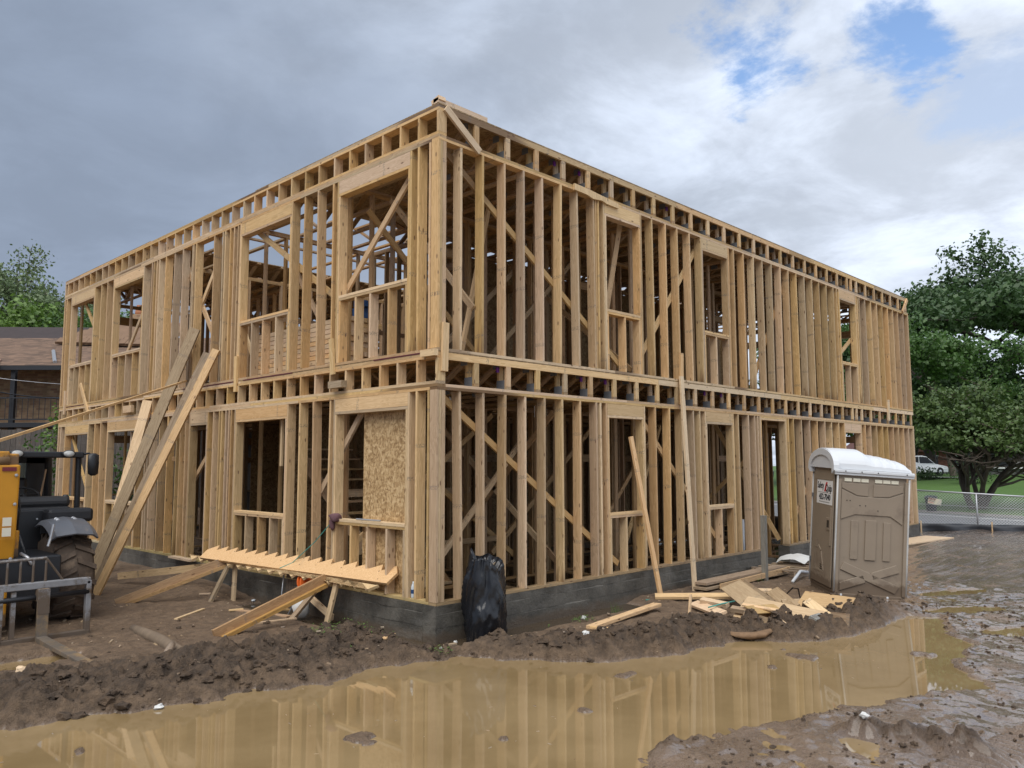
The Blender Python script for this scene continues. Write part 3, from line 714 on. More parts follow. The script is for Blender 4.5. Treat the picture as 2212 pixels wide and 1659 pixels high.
# diagonal braces
def brace(p0, p1, m=None, w=.089): board('diagonal_brace', p0, p1, w, ST, m or W_, B, (0, 0, 1) if abs(p0[2]-p1[2]) > .05 else (1, 0, 0))
br = [((.16, .165, 2.66), (3.95, .165, .15)), ((.4, 2.38, .55), (3.3, 2.38, 2.6)), ((.5, 1.05, -.05), (3.0, 1.3, 2.2)), ((3.3, 2.38, .2), (6.3, 2.38, 2.6)), ((4.6, .165, 2.55), (7.3, .165, .1)), ((5.0, .9, .0), (7.4, 1.6, 2.5)),
      ((.9, 2.52, 2.3), (4.0, 2.52, .1)), ((6.2, 2.38, .3), (8.3, 2.38, 2.4)), ((9.9, .165, .1), (12.5, .165, 2.6)), ((.165, 2.9, 1.3), (.165, 1.75, 2.6)), ((.165, 8.7, .2), (.165, 5.9, 2.6)), ((.165, 12.2, .3), (.165, 14.4, 2.6)), ((2.92, .5, .2), (2.92, 3.4, 2.5)), ((2.92, 3.2, .2), (2.92, .6, 2.55)),
      ((.25, .165, 5.93), (4.1, .165, 3.35)), ((4.55, .165, 3.4), (6.6, .165, 5.85)), ((1.2, .9, 3.25), (2.1, 1.2, 5.9)), ((.6, 2.38, 5.7), (3.2, 2.38, 3.4)), ((3.1, 2.38, 3.5), (5.6, 2.38, 5.8)), ((8.6, .165, 3.3), (10.3, .165, 5.8)), ((13.0, .165, 4.3), (15.6, .165, 5.8)), ((3.9, .5, 3.25), (4.35, .3, 5.85)),
      ((.165, .62, 5.85), (.165, 2.32, 4.30)), ((.165, 2.6, 4.3), (.165, 5.1, 5.85)), ((.9, 2.2, 5.9), (.9, .3, 3.9)), ((.165, 12.3, 4.4), (.165, 13.9, 5.9)), ((.165, 9.5, 5.6), (.165, 11.5, 3.6)), ((.6, 3.0, 3.3), (.7, 4.7, 5.2)), ((1.8, 2.52, 3.3), (4.4, 2.52, 5.7)),
      ((.165, 6.0, 3.4), (.165, 7.9, 5.7)), ((.165, 7.9, 4.0), (.165, 6.2, 5.9)), ((.9, 6.2, 3.3), (1.1, 7.6, 5.0)), ((5.02, .6, 3.4), (5.02, 3.6, 5.8)), ((14.0, 2.38, 3.4), (17, 2.38, 5.7)), ((13.2, .165, .2), (15.4, .165, 2.5)), ((9.0, 2.52, .0), (9.7, .6, 2.1)), ((9.6, 1.6, 2.6), (9.9, .3, .1))]
for p0, p1 in br: brace(p0, p1)
# blocking rails
for a, b in (((.07, 7.15, 1.86), (.07, 7.53, 1.86)), ((.07, 7.6, 1.86), (.07, 8.0, 1.86)), ((.4, 2.38, .45), (3.4, 2.38, .45)), ((.4, 2.52, 1.3), (2.9, 2.52, 1.3)), ((.7, 5.4, 4.4), (6, 5.4, 4.4))): board('blocking', a, b, .089, ST, WI, B, (0, 0, 1))
# stair seen through the window nearest the corner
stz = [(-.25+.19*i, 2.75+.25*i) for i in range(14)]
sb = MB(); 
for xx in (1.52, 2.62): sb.beam((xx, 2.6, -.45), (xx, 6.1, 2.21), .24, ST, (0, -.6, .8))
stair = sb.obj('stair_carriage', WI, B)
for z, y in stz: MB().box((2.07, y, z), (1.12, .26, .03)).obj('tread', WP, stair)
# strand board sheet standing inside the corner window
MB().box((.158, 1.13, 1.26), (.012, 1.28, 2.44)).obj('strand_board_sheet', OSB, B)
# loose ends nailed on
board('nailed_brace', (.10, -.022, 6.43), (.72, -.022, 6.00), .10, ST, WP, B, (0, 0, 1)); board('nailed_brace', (LX-.10, -.022, 6.44), (LX-.52, -.022, 6.02), .10, ST, WP, B, (0, 0, 1))
rb = MB(); pts = [(2.74, 6.075), (3.15, 6.06), (3.86, 6.01), (3.87, 5.93), (3.55, 5.935), (3.42, 5.96), (3.2, 5.935), (3.05, 5.965), (2.74, 5.975)]
rb.prism([(a-3.3, b-6.0) for a, b in pts], .036, Matrix(((1, 0, 0, 3.3), (0, 0, 1, -.020), (0, 1, 0, 6.0), (0, 0, 0, 1)))).obj('ragged_board', W_, B)
for (x, z0, z1, dx) in ((.10, 2.93, 3.56, .0), (15.88, 2.86, 3.42, 0)): board('cleat', (x, -.021, z0), (x+.02, -.021, z1), .10, ST, WP, B, (1, 0, 0))
for (y, z0, z1, a) in ((2.36, 3.06, 3.60, .03), (5.33, 3.0, 3.62, 0), (14.36, 3.0, 3.6, 0), (12.95, 2.95, 3.7, .32)): board('cleat', (-.021, y-a, z0), (-.021, y+a, z1), .089, ST, WP, B, (0, 1, 0))
board('end_block', (-.035, .26, 3.165), (-.035, -.02, 3.165), .068, .085, WP, B, (1, 0, 0))
board('end_block', (-.06, 2.32, 2.90), (-.06, 1.98, 2.90), .10, .10, WB, B, (1, 0, 0)); board('end_block', (-.05, 10.3, 2.93), (-.05, 9.85, 2.93), .06, .15, WP, B, (1, 0, 0))
board('roof_block', (.0, .06, H3+.055), (.9, .06, H3+.055), .10, .07, WP, B, (0, 1, 0)); board('roof_block', (.06, .15, H3+.05), (.06, .0, H3+.09), .12, .06, WP, B, (1, 0, 0))
board('hanging_stud', (.16, 4.05, 1.72), (.16, 4.04, 2.46), .05, ST, WP, B, (0, 1, 0)); board('hanging_stud', (.17, 10.4, 1.6), (.17, 10.4, 2.46), .07, ST, WP, B, (0, 1, 0))
for (x, y, z) in ((.9, 1.5, 5.75), (2.3, 1.6, 5.72), (3.1, 1.7, 5.70), (3.7, 1.9, 5.6), (4.5, 1.7, 5.65), (5.6, 1.6, 5.7), (.75, .6, 2.58), (1.35, .6, 2.56), (2.7, .8, 2.56), (3.1, .9, 2.55)):
    MB().box((x, y, z), (.12, .002, .17), Euler((0, rng.uniform(-.15, .15), .7)).to_matrix()).obj('paper_tag', PAPER, B)
PURP = mat('purple_tag', (.13, .02, .22), .6)
for x in (1.26, 3.09, 3.70, 6.74, 7.35): MB().box((x-.06, .12, ZD1-.13), (.05, .02, .07)).obj('purple_tag', PURP, B)
for x in (2.5, 3.1, 5.6): MB().box((x-.06, .12, H3-.12), (.05, .02, .07)).obj('purple_tag', PURP, B)

# ------------------------------------------------------------------ portable toilet
def text_mesh(body, size, name, m, parent, M, ext=.0012, sx=1.0, bold=0.0, shear=0.0):
    cu = bpy.data.curves.new(name, 'FONT'); cu.body = body; cu.size = size; cu.extrude = ext; cu.align_x = 'CENTER'; cu.align_y = 'CENTER'; cu.offset = bold; cu.shear = shear; cu.resolution_u = 3
    to = bpy.data.objects.new(name, cu); COL.objects.link(to); bpy.context.view_layer.update()
    me = bpy.data.meshes.new_from_object(to.evaluated_get(bpy.context.evaluated_depsgraph_get())); bpy.data.objects.remove(to)
    me.materials.clear(); me.materials.append(m)
    o = bpy.data.objects.new(name, me); return link(o, parent, M @ Matrix.Diagonal((sx, 1, 1, 1)))
TW, TH = 1.14, 1.866
MT = Matrix.Translation((6.463, -2.267, -.285)) @ (Matrix.Rotation(-.833, 4, 'Z') @ Matrix.Rotation(.026, 4, 'X') @ Matrix.Rotation(.07, 4, 'Y'))
T = thing('portable_toilet', 'tan portable toilet with white vaulted roof, tilted on the mud', 'toilet', (7.3, -1.9, -.42))
def tl(b, name, m, parent=T, smooth=False, bevel=0): return b.obj(name, m, parent, MT.copy(), smooth, bevel)
# local axes: x along the embossed side (face y=0 towards the camera), y along the door face (x=0)
tl(MB().box((TW/2, TW/2, TH/2-.06), (TW-.05, TW-.05, TH+.10)), 'body', TAN, bevel=.012)
tl(MB().box((TW/2, TW/2, -.10), (TW-.02, TW-.02, .10)), 'base', TAN, bevel=.015)
tl(MB().box((TW/2, .25, -.18), (TW+.04, .12, .07)).box((TW/2, TW-.25, -.18), (TW+.04, .12, .07)), 'skid', BLK)
side = []
def relief(name, poly, t=.018):                       # raised shape on the side panel; poly in (x, z)
    b = MB(); b.prism(poly, t, Matrix(((1, 0, 0, 0), (0, 0, 1, .022-t/2), (0, 1, 0, 0), (0, 0, 0, 1))))
    return tl(b, name, TAN, bevel=.006)
relief('side_rib', [(.24, .50), (.355, .50), (.355, 1.12), (.24, 1.12)], .016); relief('side_rib', [(.47, .50), (.645, .50), (.645, 1.14), (.47, 1.14)], .022); relief('side_rib', [(.76, .50), (.875, .50), (.875, 1.12), (.76, 1.12)], .016)
for poly in ([(.09, .33), (.97, -.01), (1.04, .11), (.15, .45)], [(.09, -.01), (.50, .14), (.46, .26), (.09, .12)], [(.62, .185), (1.03, .33), (.98, .45), (.585, .30)]): relief('side_cross', poly, .020)
relief('side_panel', [(.07, 1.13), (.30, 1.22), (.86, 1.22), (1.06, 1.09), (1.06, 1.60), (.83, 1.51), (.32, 1.51), (.07, 1.62)], .014)
relief('side_panel', [(.07, 1.64), (.32, 1.53), (.50, 1.52), (.50, 1.72), (.07, 1.72)], .012); relief('side_panel', [(.58, 1.52), (.83, 1.53), (1.06, 1.62), (1.06, 1.72), (.58, 1.72)], .012)
relief('side_border', [(.0, -.05), (.06, -.05), (.06, 1.78), (.0, 1.78)], .030); relief('side_border', [(TW-.06, -.05), (TW, -.05), (TW, 1.78), (TW-.06, 1.78)], .030)
for x in (.13, .27, .40, .62, .75, .88): tl(MB().box((x+.04, .016, 1.775), (.115, .012, .055)), 'vent', SIGNC)
for x in (.12, .40, .62, .86): tl(MB().lathe([(.018, 0), (.018, .012), (.008, .014)], 10, Matrix.Translation((x, .020, -.075)) @ Matrix.Rotation(R(90), 4, 'X')), 'rivet', WHP)
for x, z in ((.16, 1.44), (.21, 1.44), (.37, 1.37), (.46, 1.37), (.66, 1.30)): tl(MB().lathe([(.009, 0), (.009, .010)], 8, Matrix.Translation((x, .012, z)) @ Matrix.Rotation(R(90), 4, 'X')), 'bolt_hole', TAND)
# white corner trims
for x, y in ((-.004, -.004), (TW+.004, -.004), (-.004, TW+.004)): tl(MB().tube([(x, y, -.03), (x, y+.002, .5), (x, y, 1.1), (x, y, TH)], .016, 8), 'corner_trim', WTR, smooth=True)
# door on the face x=0, with an arched head
def arch(y, w=TW, base=TH-.02, rise=.30): return base+rise*math.sqrt(max(0, 1-((y-w/2)/(w/2))**2))
dpoly = [(.10, .0), (TW-.10, .0)]+[(TW/2+(TW/2-.10)*math.cos(a), 1.80+.22*math.sin(a)) for a in np.linspace(0, math.pi, 12)]
MD = Matrix(((0, 0, -1, .0), (1, 0, 0, 0), (0, 1, 0, 0), (0, 0, 0, 1)))
front = MB().prism([(.02, -.05), (TW-.02, -.05), (TW-.02, TH)]+[(TW/2+(TW/2-.02)*math.cos(a), TH+.27*math.sin(a)) for a in np.linspace(0.05, math.pi-.05, 14)]+[(.02, TH)], .03, Matrix.Translation((.012, 0, 0)) @ MD)
tl(front, 'door_frame', TAN)
tl(MB().prism([((p[0]-TW/2)*1.04+TW/2, (p[1]-.9)*1.012+.9) for p in dpoly], .012, Matrix.Translation((-.005, 0, 0)) @ MD), 'door_gap', TAND)
door = tl(MB().prism(dpoly, .03, Matrix.Translation((-.012, 0, 0)) @ MD), 'door', TAN, bevel=.010)
tl(MB().prism([(.20, 1.74), (.94, 1.74), (.94, 1.76), (.20, 1.76)], .014, Matrix.Translation((-.03, 0, 0)) @ MD), 'door_rib', TAN, door)
tl(MB().box((-.032, .17, .98), (.02, .05, .62)).box((-.032, .27, 1.02), (.02, .16, .20)), 'handle', TAN, door, bevel=.006)
tl(MB().box((-.028, .26, 1.02), (.03, .10, .12)), 'handle_recess', TAND, door)
cr = MB(); fx = -.028
for poly in ([(.82, .22), (.85, .22), (.80, .72), (.77, .72)], [(.45, .20), (.90, .20), (.90, .23), (.45, .23)], [(.90, .20), (.93, .20), (.86, .55), (.83, .55)], [(.42, .24), (.47, .24), (.60, .52), (.55, .54)], [(.60, .52), (.70, .60), (.68, .63), (.57, .56)], [(.72, .58), (.88, .58), (.88, .60), (.72, .60)]):
    cr.prism(poly, .016, Matrix.Translation((fx, 0, 0)) @ MD)
tl(cr, 'door_emblem', TAN, door)
for i in range(3): tl(MB().box((-.03, .52, .25+.035*i), (.008, .14, .014)), 'door_emblem', TAND, door)
for z in (.35, 1.45): tl(MB().box((-.02, TW-.06, z), (.03, .05, .07)), 'hinge', STEEL, door)
# sign on the door
MS = MT @ Matrix(((0, 0, -1, -.0285), (-1, 0, 0, .50), (0, 1, 0, 1.53), (0, 0, 0, 1)))
sg = MB().box((0, 0, 0), (.72, .40, .003)).obj('sign', SIGNW, door, MS)
tx = lambda b, s, x, y, m, **k: text_mesh(b, s, 'lettering', m, sg, MS @ Matrix.Translation((x, y, .003)), **k)
tx('Safety', .155, -.185, .105, INK, sx=.80, bold=.002); tx('Quip', .165, .19, .070, INK, sx=.86, bold=.004); tx('452-7040', .135, .02, -.085, INK, sx=1.02, bold=.004)
MB().prism([(-.02, .01), (.05, .01), (.13, .17), (.06, .17)], .002, Matrix.Translation((0, 0, .0024))).obj('red_flash', REDINK, sg, MS)
for q in range(12): MB().box((-.27+.05*q, -.008, .0025), (.035, .008, .001)).obj('small_print', INK, sg, MS)
for q in range(9): MB().box((-.22+.055*q, -.165, .0025), (.030, .014, .001)).obj('small_print', INK, sg, MS)
# vaulted roof: higher at the door, stepping down with ribs towards the back
rb = MB(); sec = []
xs = [-.07, -.05, .02, .10, .16, .30, .44, .50, .56, .60, .64, .70, .74, .80, .84, .90, .94, 1.00, 1.06, 1.12, 1.16, 1.18]
for x in xs:
    ri = .34 if x < .46 else (.34-.09*min(1, (x-.46)/.12))
    if x > .6: ri -= .10*((x-.6)/.58)**1.6; ri += .012*(1 if int((x-.6)/.07+.5) % 2 else -1)
    if x > 1.1: ri *= .93-.25*max(0, (x-1.12)/.06)
    if x < .03: ri *= .985
    sec.append([(x, TW/2-(TW/2-.005)*math.cos(a)*(1 if abs(math.cos(a)) > .96 else .985), TH+.075+ri*abs(math.sin(a))**.72) for a in np.linspace(0, math.pi, 21)])
m = 21
for s_ in sec: rb.v += s_
for i in range(len(sec)-1):
    for k in range(m-1): rb.f.append((i*m+k, i*m+k+1, (i+1)*m+k+1, (i+1)*m+k))
rb.f += [tuple(range(m)), tuple(range((len(sec)-1)*m, len(sec)*m))[::-1]]
roof = tl(rb, 'roof', WHP, smooth=False)
tl(MB().box((TW/2, -.02, TH+.045), (TW+.14, .07, .05)).box((TW/2, -.01, TH+.005), (TW+.12, .05, .05)), 'roof_rim', WHP, roof, bevel=.01)
tl(MB().box((TW/2, TW+.02, TH+.03), (TW+.14, .07, .09)).box((TW+.05, TW/2, TH+.03), (.07, TW+.02, .09)), 'roof_rim', WHP, roof, bevel=.01)
ar = MB()
outer = [(TW/2+(TW/2+.05)*math.cos(a), TH+.05+.345*abs(math.sin(a))**.8) for a in np.linspace(0, math.pi, 19)]; inner = [(TW/2+(TW/2-.045)*math.cos(a), TH-.01+.30*abs(math.sin(a))**.8) for a in np.linspace(math.pi, 0, 19)]
nv = 19
for i in range(nv-1):
    a, b, c, d = outer[i], outer[i+1], inner[nv-2-i], inner[nv-1-i]
    ar.prism([a, b, c, d], .09, Matrix.Translation((-.045, 0, 0)) @ MD)
tl(ar, 'roof_arch', WHP, roof)
for x in (.10, .36, .62, 1.08): tl(MB().lathe([(.010, 0), (.010, .008)], 8, Matrix.Translation((x, -.056, TH+.045)) @ Matrix.Rotation(R(90), 4, 'X')), 'screw', TAND, roof)

# ------------------------------------------------------------------ telehandler at the left edge
K = thing('telehandler', 'yellow telehandler with black cab, grey fender and pallet forks', 'telehandler', (-3.4, 5.3, -.45))
def kb(b, name, m, parent=K, smooth=False, bevel=0): return b.obj(name, m, parent, None, smooth, bevel)
def wheel(x, y, rad=.64, wd=.50):
    b = MB(); prof = [(rad*.58, -wd/2), (rad*.86, -wd/2), (rad*.95, -wd*.40), (rad*.965, 0), (rad*.95, wd*.40), (rad*.86, wd/2), (rad*.58, wd/2)]
    MX = Matrix.Translation((x, y, -.47+rad)) @ Matrix.Rotation(R(90), 4, 'Y')
    t_ = b.lathe(prof, 36, MX).obj('tyre', TYRE, K, None, True)
    for k in range(18):                                  # chevron lugs
        for sgn in (-1, 1):
            a = 2*math.pi*(k+.25*sgn)/18; l = MB()
            Mx = MX @ Matrix.Rotation(a, 4, 'Z')
            vs = []
            for (zz_, da, rr) in ((0.01*sgn, .0, rad*.95), (0.01*sgn, .0, rad*1.02), (sgn*wd*.5, .17, rad*.86), (sgn*wd*.5, .17, rad*.975)):
                for e in (-.055, .055): vs.append(Mx @ Vector((rr*math.cos(da*1.0+e), rr*math.sin(da*1.0+e), zz_)))
            l.add(vs, [(0, 1, 3, 2), (4, 6, 7, 5), (0, 2, 6, 4), (1, 5, 7, 3), (2, 3, 7, 6), (0, 4, 5, 1)]); l.obj('lug', TYRE, t_)
    MB().lathe([(.05, -.12), (rad*.5, -.05), (rad*.58, -.14), (rad*.58, .14), (rad*.5, .05), (.05, .12)], 24, MX).obj('rim', YEL, t_, None, True)
wheel(-2.72, 4.98); wheel(-4.40, 4.98); wheel(-2.72, 8.0); wheel(-4.40, 8.0)
# fender over the near wheel: a curved shell with a folded outer edge
fm = MB(); na = 11
angs = np.linspace(R(42), R(103), na)
rows = []
for (x, dr) in ((-3.02, -.06), (-2.97, .0), (-2.74, .035), (-2.52, .0), (-2.44, -.07)):
    rows.append([(x, 4.98+(.80+dr)*math.cos(a+R(28)), -.47+.64+(.80+dr)*math.sin(a+R(28))*(.98)) for a in angs])
for r_ in rows: fm.v += r_
for i in range(len(rows)-1):
    for k in range(na-1): fm.f.append((i*na+k, (i+1)*na+k, (i+1)*na+k+1, i*na+k+1))
fd = fm.obj('fender', GREYP, K, None, False); sm = fd.modifiers.new('solid', 'SOLIDIFY'); sm.thickness = .025
for x in (-2.86, -2.64):
    for q in (0, 1): 
        a = R(28)+angs[4]+.10*q; kb(MB().lathe([(.028, 0), (.028, .012), (.012, .016)], 10, Matrix.Translation((x, 4.98+.835*math.cos(a), .17+.815*math.sin(a))) @ Matrix.Rotation(R(65), 4, 'X')), 'fender_bolt', GREYM, fd)
# chassis, cab shell
kb(MB().box((-3.55, 6.5, .28), (1.15, 4.6, .55)).box((-3.55, 4.9, .10), (1.5, .35, .3)), 'chassis', BLK, bevel=.02)
kb(MB().box((-2.98, 6.1, .60), (.50, 1.5, .9)), 'cab_floor', BLK)
kb(MB().box((-2.83, 5.35, .80), (.95, .12, .62)), 'cab_front_panel', BLK, bevel=.02)
kb(MB().box((-2.62, 5.20, 1.02), (.62, .30, .20)), 'inner_mudguard', BLK, bevel=.05)
px0, px1, py0, py1 = -3.36, -2.27, 5.95, 7.45
roofz = 1.93
def bar(p0, p1, r_, name='cab_pillar', m=BLK): return kb(MB().tube([p0, p1], r_, 10), name, m, smooth=False)
bar((px1, py0, .95), (px1, py0+.02, 1.90), .042); bar((px0, py0, .95), (px0, py0+.02, 1.90), .042); bar((px1+.02, py1, .8), (px1-.02, py1, 1.90), .065); bar((px0, py1, .8), (px0, py1, 1.90), .05)
cabr = kb(MB().box(((px0+px1)/2, (py0+py1)/2, 1.915), (px1-px0+.06, py1-py0+.06, .07)), 'cab_roof', BLK, bevel=.03)
kb(MB().box(((px0+px1)/2, py0-.03, 1.905), (px1-px0+.10, .10, .095)), 'roof_beam', BLK, cabr, bevel=.02)
for x in (-3.16, -2.46):
    l_ = kb(MB().lathe([(.02, .0), (.085, .02), (.095, .05), (.09, .06), (.0, .065)], 20, Matrix.Translation((x, py0-.08, 1.92)) @ Matrix.Rotation(R(90), 4, 'X') @ Matrix.Diagonal((1, .62, 1, 1))), 'work_lamp', BLK, smooth=True)
    kb(MB().lathe([(.078, .062), (.07, .072), (.0, .078)], 20, Matrix.Translation((x, py0-.08, 1.92)) @ Matrix.Rotation(R(90), 4, 'X') @ Matrix.Diagonal((1, .62, 1, 1))), 'lens', LENS, l_, True)
rp = MB().prism([(px0, .95), (px1, .95), (px1, 1.88), (px0, 1.88)], .03, Matrix(((1, 0, 0, 0), (0, 0, 1, py1), (0, 1, 0, 0), (0, 0, 0, 1))))
fr = kb(MB().box((px0+.10, py1, 1.42), (.2, .05, .95)).box((px1-.17, py1, 1.42), (.34, .05, .95)).box(((px0+px1)/2, py1, 1.84), (1.0, .05, .12)).box(((px0+px1)/2, py1, 1.0), (1.0, .05, .12)), 'rear_window_frame', BLK)
kb(MB().box(((px0+px1)/2-.07, py1, 1.42), (.62, .008, .75)), 'rear_window', GLASS, fr)
seat = kb(MB().box((-2.92, 6.75, 1.05), (.46, .46, .13)).box((-2.92, 7.0, 1.30), (.44, .12, .50), Matrix.Rotation(R(-8), 3, 'X')), 'seat', SEATM, bevel=.05)
stw = MB(); stw.tube([(-2.93+.20*math.cos(a), 6.22+.20*math.sin(a)*.85, 1.30+.20*math.sin(a)*.5) for a in np.linspace(0, 2*math.pi, 22)], .017, 7); stw.tube([(-3.12, 6.22, 1.30), (-2.74, 6.22, 1.30)], .015, 6); stw.tube([(-2.93, 6.22, 1.30), (-2.93, 6.05, 1.08)], .03, 8)
kb(stw, 'steering_wheel', SEATM, smooth=True)
kb(MB().box((-2.92, 5.72, 1.20), (.85, .46, .16)).box((-2.92, 5.60, 1.08), (.86, .30, .12)), 'dashboard', SEATM, bevel=.06)
kb(MB().lathe([(.05, 0), (.055, .06), (.03, .10)], 14, Matrix.Translation((-2.50, 5.75, 1.20))), 'gauge_pod', SEATM, smooth=True)
mr = kb(MB().tube([(px1, py0, 1.90), (px1+.10, py0-.12, 1.93), (px1+.16, py0-.16, 1.88)], .016, 6), 'mirror_arm', BLK)
kb(MB().lathe([(.03, -.18), (.075, -.15), (.085, .0), (.08, .14), (.03, .17)], 16, Matrix.Translation((px1+.155, py0-.17, 1.76)) @ Matrix.Diagonal((1, .55, 1, 1))), 'mirror', BLK, mr, True)
kb(MB().tube([(-3.03, 4.42, .95), (-3.07, 4.40, .75), (-3.10, 4.38, .66)], .018, 7), 'grab_handle', GREYM)
# broom / tool handle standing in the cab
bmh = MB().tube([(-2.47, 7.2, 1.02), (-2.38, 7.2, 1.68)], .015, 8).obj('broom_handle', WP); tag(bmh, 'wooden tool handle standing upright inside the telehandler cab', 'tool handle')
# boom: arm over the machine, knuckle down to the carriage
arm = kb(MB().box((-3.86, 6.6, 1.56), (.42, 4.4, .46), Matrix.Rotation(R(-3), 3, 'X')), 'boom', YEL, bevel=.03)
kb(MB().prism([(0, 0), (.40, .06), (.36, -.9), (.26, -1.45), (.05, -1.45), (-.08, -.8)], .46, Matrix(((0, 0, 1, -3.76), (-1, 0, 0, 4.55), (0, 1, 0, 1.70), (0, 0, 0, 1)))), 'boom_head', YEL, arm, bevel=.025)
kb(MB().box((-3.60, 4.30, 1.80), (.14, .10, .20)).box((-3.74, 4.28, 1.88), (.18, .14, .10)), 'boom_lug', YEL, arm, bevel=.015)
kb(MB().tube([(-3.95, 4.2, 1.80), (-3.66, 4.2, 1.80)], .06, 12), 'pivot_pin', YEL, arm, True)
kb(MB().box((-3.66, 4.15, 1.70), (.16, .02, .05)), 'marker_lamp', MAROON, arm)
for z in (1.03, .90): kb(MB().box((-3.66, 4.125, z), (.10, .006, .11)), 'warning_label', SIGNC, arm)
kb(MB().box((-3.50, 4.5, .72), (.10, .3, .36)), 'boom_link', YEL, arm, bevel=.02)
kb(MB().tube([(-3.44, 4.3, .60), (-3.38, 4.2, .55), (-3.34, 4.15, .46)], .022, 8), 'hydraulic_hose', GREYM, arm, True)
kb(MB().box((-3.80, 4.1, -.02), (.30, .3, .5)), 'quick_hitch', YEL, arm, bevel=.03)
# carriage with load guard and forks
cg = MB(); 
cg.box((-3.72, 3.5, .275), (1.76, .085, .085)); cg.box((-2.86, 3.5, -.06), (.065, .085, .68)); cg.box((-3.72, 3.5, -.385), (1.76, .09, .10)); cg.box((-3.86, 3.5, -.06), (.10, .09, .68)); cg.box((-4.58, 3.5, -.06), (.065, .085, .68))
carr = kb(cg, 'fork_carriage', CARR, bevel=.010)
kb(MB().tube([(-4.55, 3.48, .12), (-2.86, 3.48, .14)], .033, 10), 'fork_shaft', BLK, carr, True)
gd = MB(); gd.tube([(-4.5, 3.5, .58), (-3.36, 3.5, .60)], .018, 8)
for x in (-3.36, -3.50, -3.64, -3.78, -3.92, -4.06, -4.2): gd.tube([(x, 3.5, .31), (x, 3.5, .60)], .014, 7)
gd.tube([(-3.36, 3.5, .60), (-3.16, 3.5, .31)], .014, 7); kb(gd, 'load_guard', CARR, carr)
kb(MB().box((-3.70, 3.5, -.06), (.05, .05, .56)), 'carriage_post', CARR, carr)
for x in (-3.40, -4.25):
    fk = MB(); fk.prism([(0, .24), (.055, .24), (.055, -.335), (2.25, -.375), (2.25, -.390), (.03, -.405), (0, -.38)], .125, Matrix(((0, 0, 1, x), (-1, 0, 0, 3.43), (0, 1, 0, 0), (0, 0, 0, 1))))
    f_ = kb(fk, 'fork', FORK, carr, bevel=.006)
    kb(MB().box((x, 3.372, .09), (.13, .006, .30)), 'fork_scuff', CARR, f_)
    kb(MB().box((x, 3.45, .16), (.13, .10, .14)), 'fork_hook', CARR, f_)

# hoses, bolts and grease points on the machine
for i in range(2):
    xo = -3.515+.03*i; kb(MB().tube([(xo, 6.2, 1.70), (xo, 5.0, 1.66), (xo+.01, 4.55, 1.60), (xo+.02, 4.35, 1.30-.1*i), (xo+.01, 4.40, .85)], .013, 7), 'hydraulic_hose', BLK, arm, True)
for z in (1.62, 1.25, .85, .55):
    for x in (-3.58, -3.94): kb(MB().lathe([(.022, 0), (.022, .012), (.010, .016)], 6, Matrix.Translation((x, 4.145+(.06 if z < 1 else 0), z)) @ Matrix.Rotation(R(90), 4, 'X')), 'bolt', GREYM, arm)
for x in (-3.3, -3.0, -2.7): kb(MB().lathe([(.014, 0), (.014, .010)], 6, Matrix.Translation((x, 5.285, .98)) @ Matrix.Rotation(R(90), 4, 'X')), 'bolt', GREYM)
kb(MB().tube([(-3.30, 5.2, .95), (-3.25, 4.9, .62), (-3.18, 4.75, .30), (-3.1, 4.8, .05)], .018, 7), 'hydraulic_hose', BLK, smooth=True)
kb(MB().box((-2.80, 5.275, .82), (.30, .012, .10)), 'side_panel', GREYP)

# ------------------------------------------------------------------ loose lumber, bag, scraps
def lumber(name, label, p0, p1, w, t, m, side, cat='board', group=None):
    o = board(name, p0, p1, w, t, m, None, side); return tag(o, label, cat, group)
V3 = lambda x, y, z: Vector((x, y, z))
LB = 'boards leaning on the left wall'
lumber('leaning_plank', 'wide edge-lit plank leaning on the left wall, nearest the stringers', V3(-1.72, 6.62, -.42), V3(-.06, 6.02, 3.80), .14, .05, W_, (.6, -.8, 0), group=LB)
lumber('leaning_plank', 'second plank lying against the nearest leaning plank on the left wall', V3(-1.62, 7.05, -.42), V3(-.05, 6.40, 3.78), .15, .040, WB, (.55, -.85, 0), group=LB)
lumber('leaning_plank', 'tallest weathered plank leaning on the left wall, reaching the upper opening', V3(-1.35, 8.1, -.40), V3(-.05, 6.95, 4.30), .21, .042, WB, (.6, -.8, 0), group=LB)
lumber('leaning_plank', 'thin board tucked behind the tallest leaning plank', V3(-1.30, 8.35, -.40), V3(-.05, 7.2, 3.9), .14, .036, WP, (.3, 1, 0), group=LB)
lumber('leaning_plank', 'short plank leaning on the left wall, topping out below the floor line', V3(-.85, 8.95, -.40), V3(-.04, 9.05, 3.05), .21, .06, W_, (.6, -.8, 0), group=LB)
lumber('long_batten', 'long thin batten reaching from the left frame edge to the upper floor', pd_(-90, 980, 9.0), V3(-.045, 7.25, 3.33), .036, .022, WP, (0, 0, 1))
lumber('low_rail', 'low board slanting from the leaning planks to the foundation', V3(-1.0, 7.6, -.25), V3(-.12, 4.9, .12), .12, .036, W_, (0, 0, 1))
lumber('flat_board', 'short board lying on the foundation below the left windows', V3(-.10, 7.5, .03), V3(-.10, 6.6, .03), .13, .036, WP, (1, 0, 0))
lumber('leaning_stud', 'shorter board leaning on the right wall window', V3(4.48, -.30, -.42), V3(4.10, -.03, 2.18), .089, .038, WP, (1, 0, 0), group='boards leaning on the right wall')
lumber('leaning_stud', 'tall board leaning on the right wall up to the floor line', V3(5.46, -.32, -.42), V3(5.63, -.045, 3.28), .10, .038, WP, (1, 0, 0), group='boards leaning on the right wall')
board('upper_cleat', (5.66, -.021, 2.78), (5.69, -.021, 3.70), .085, ST, WP, B, (1, 0, 0))
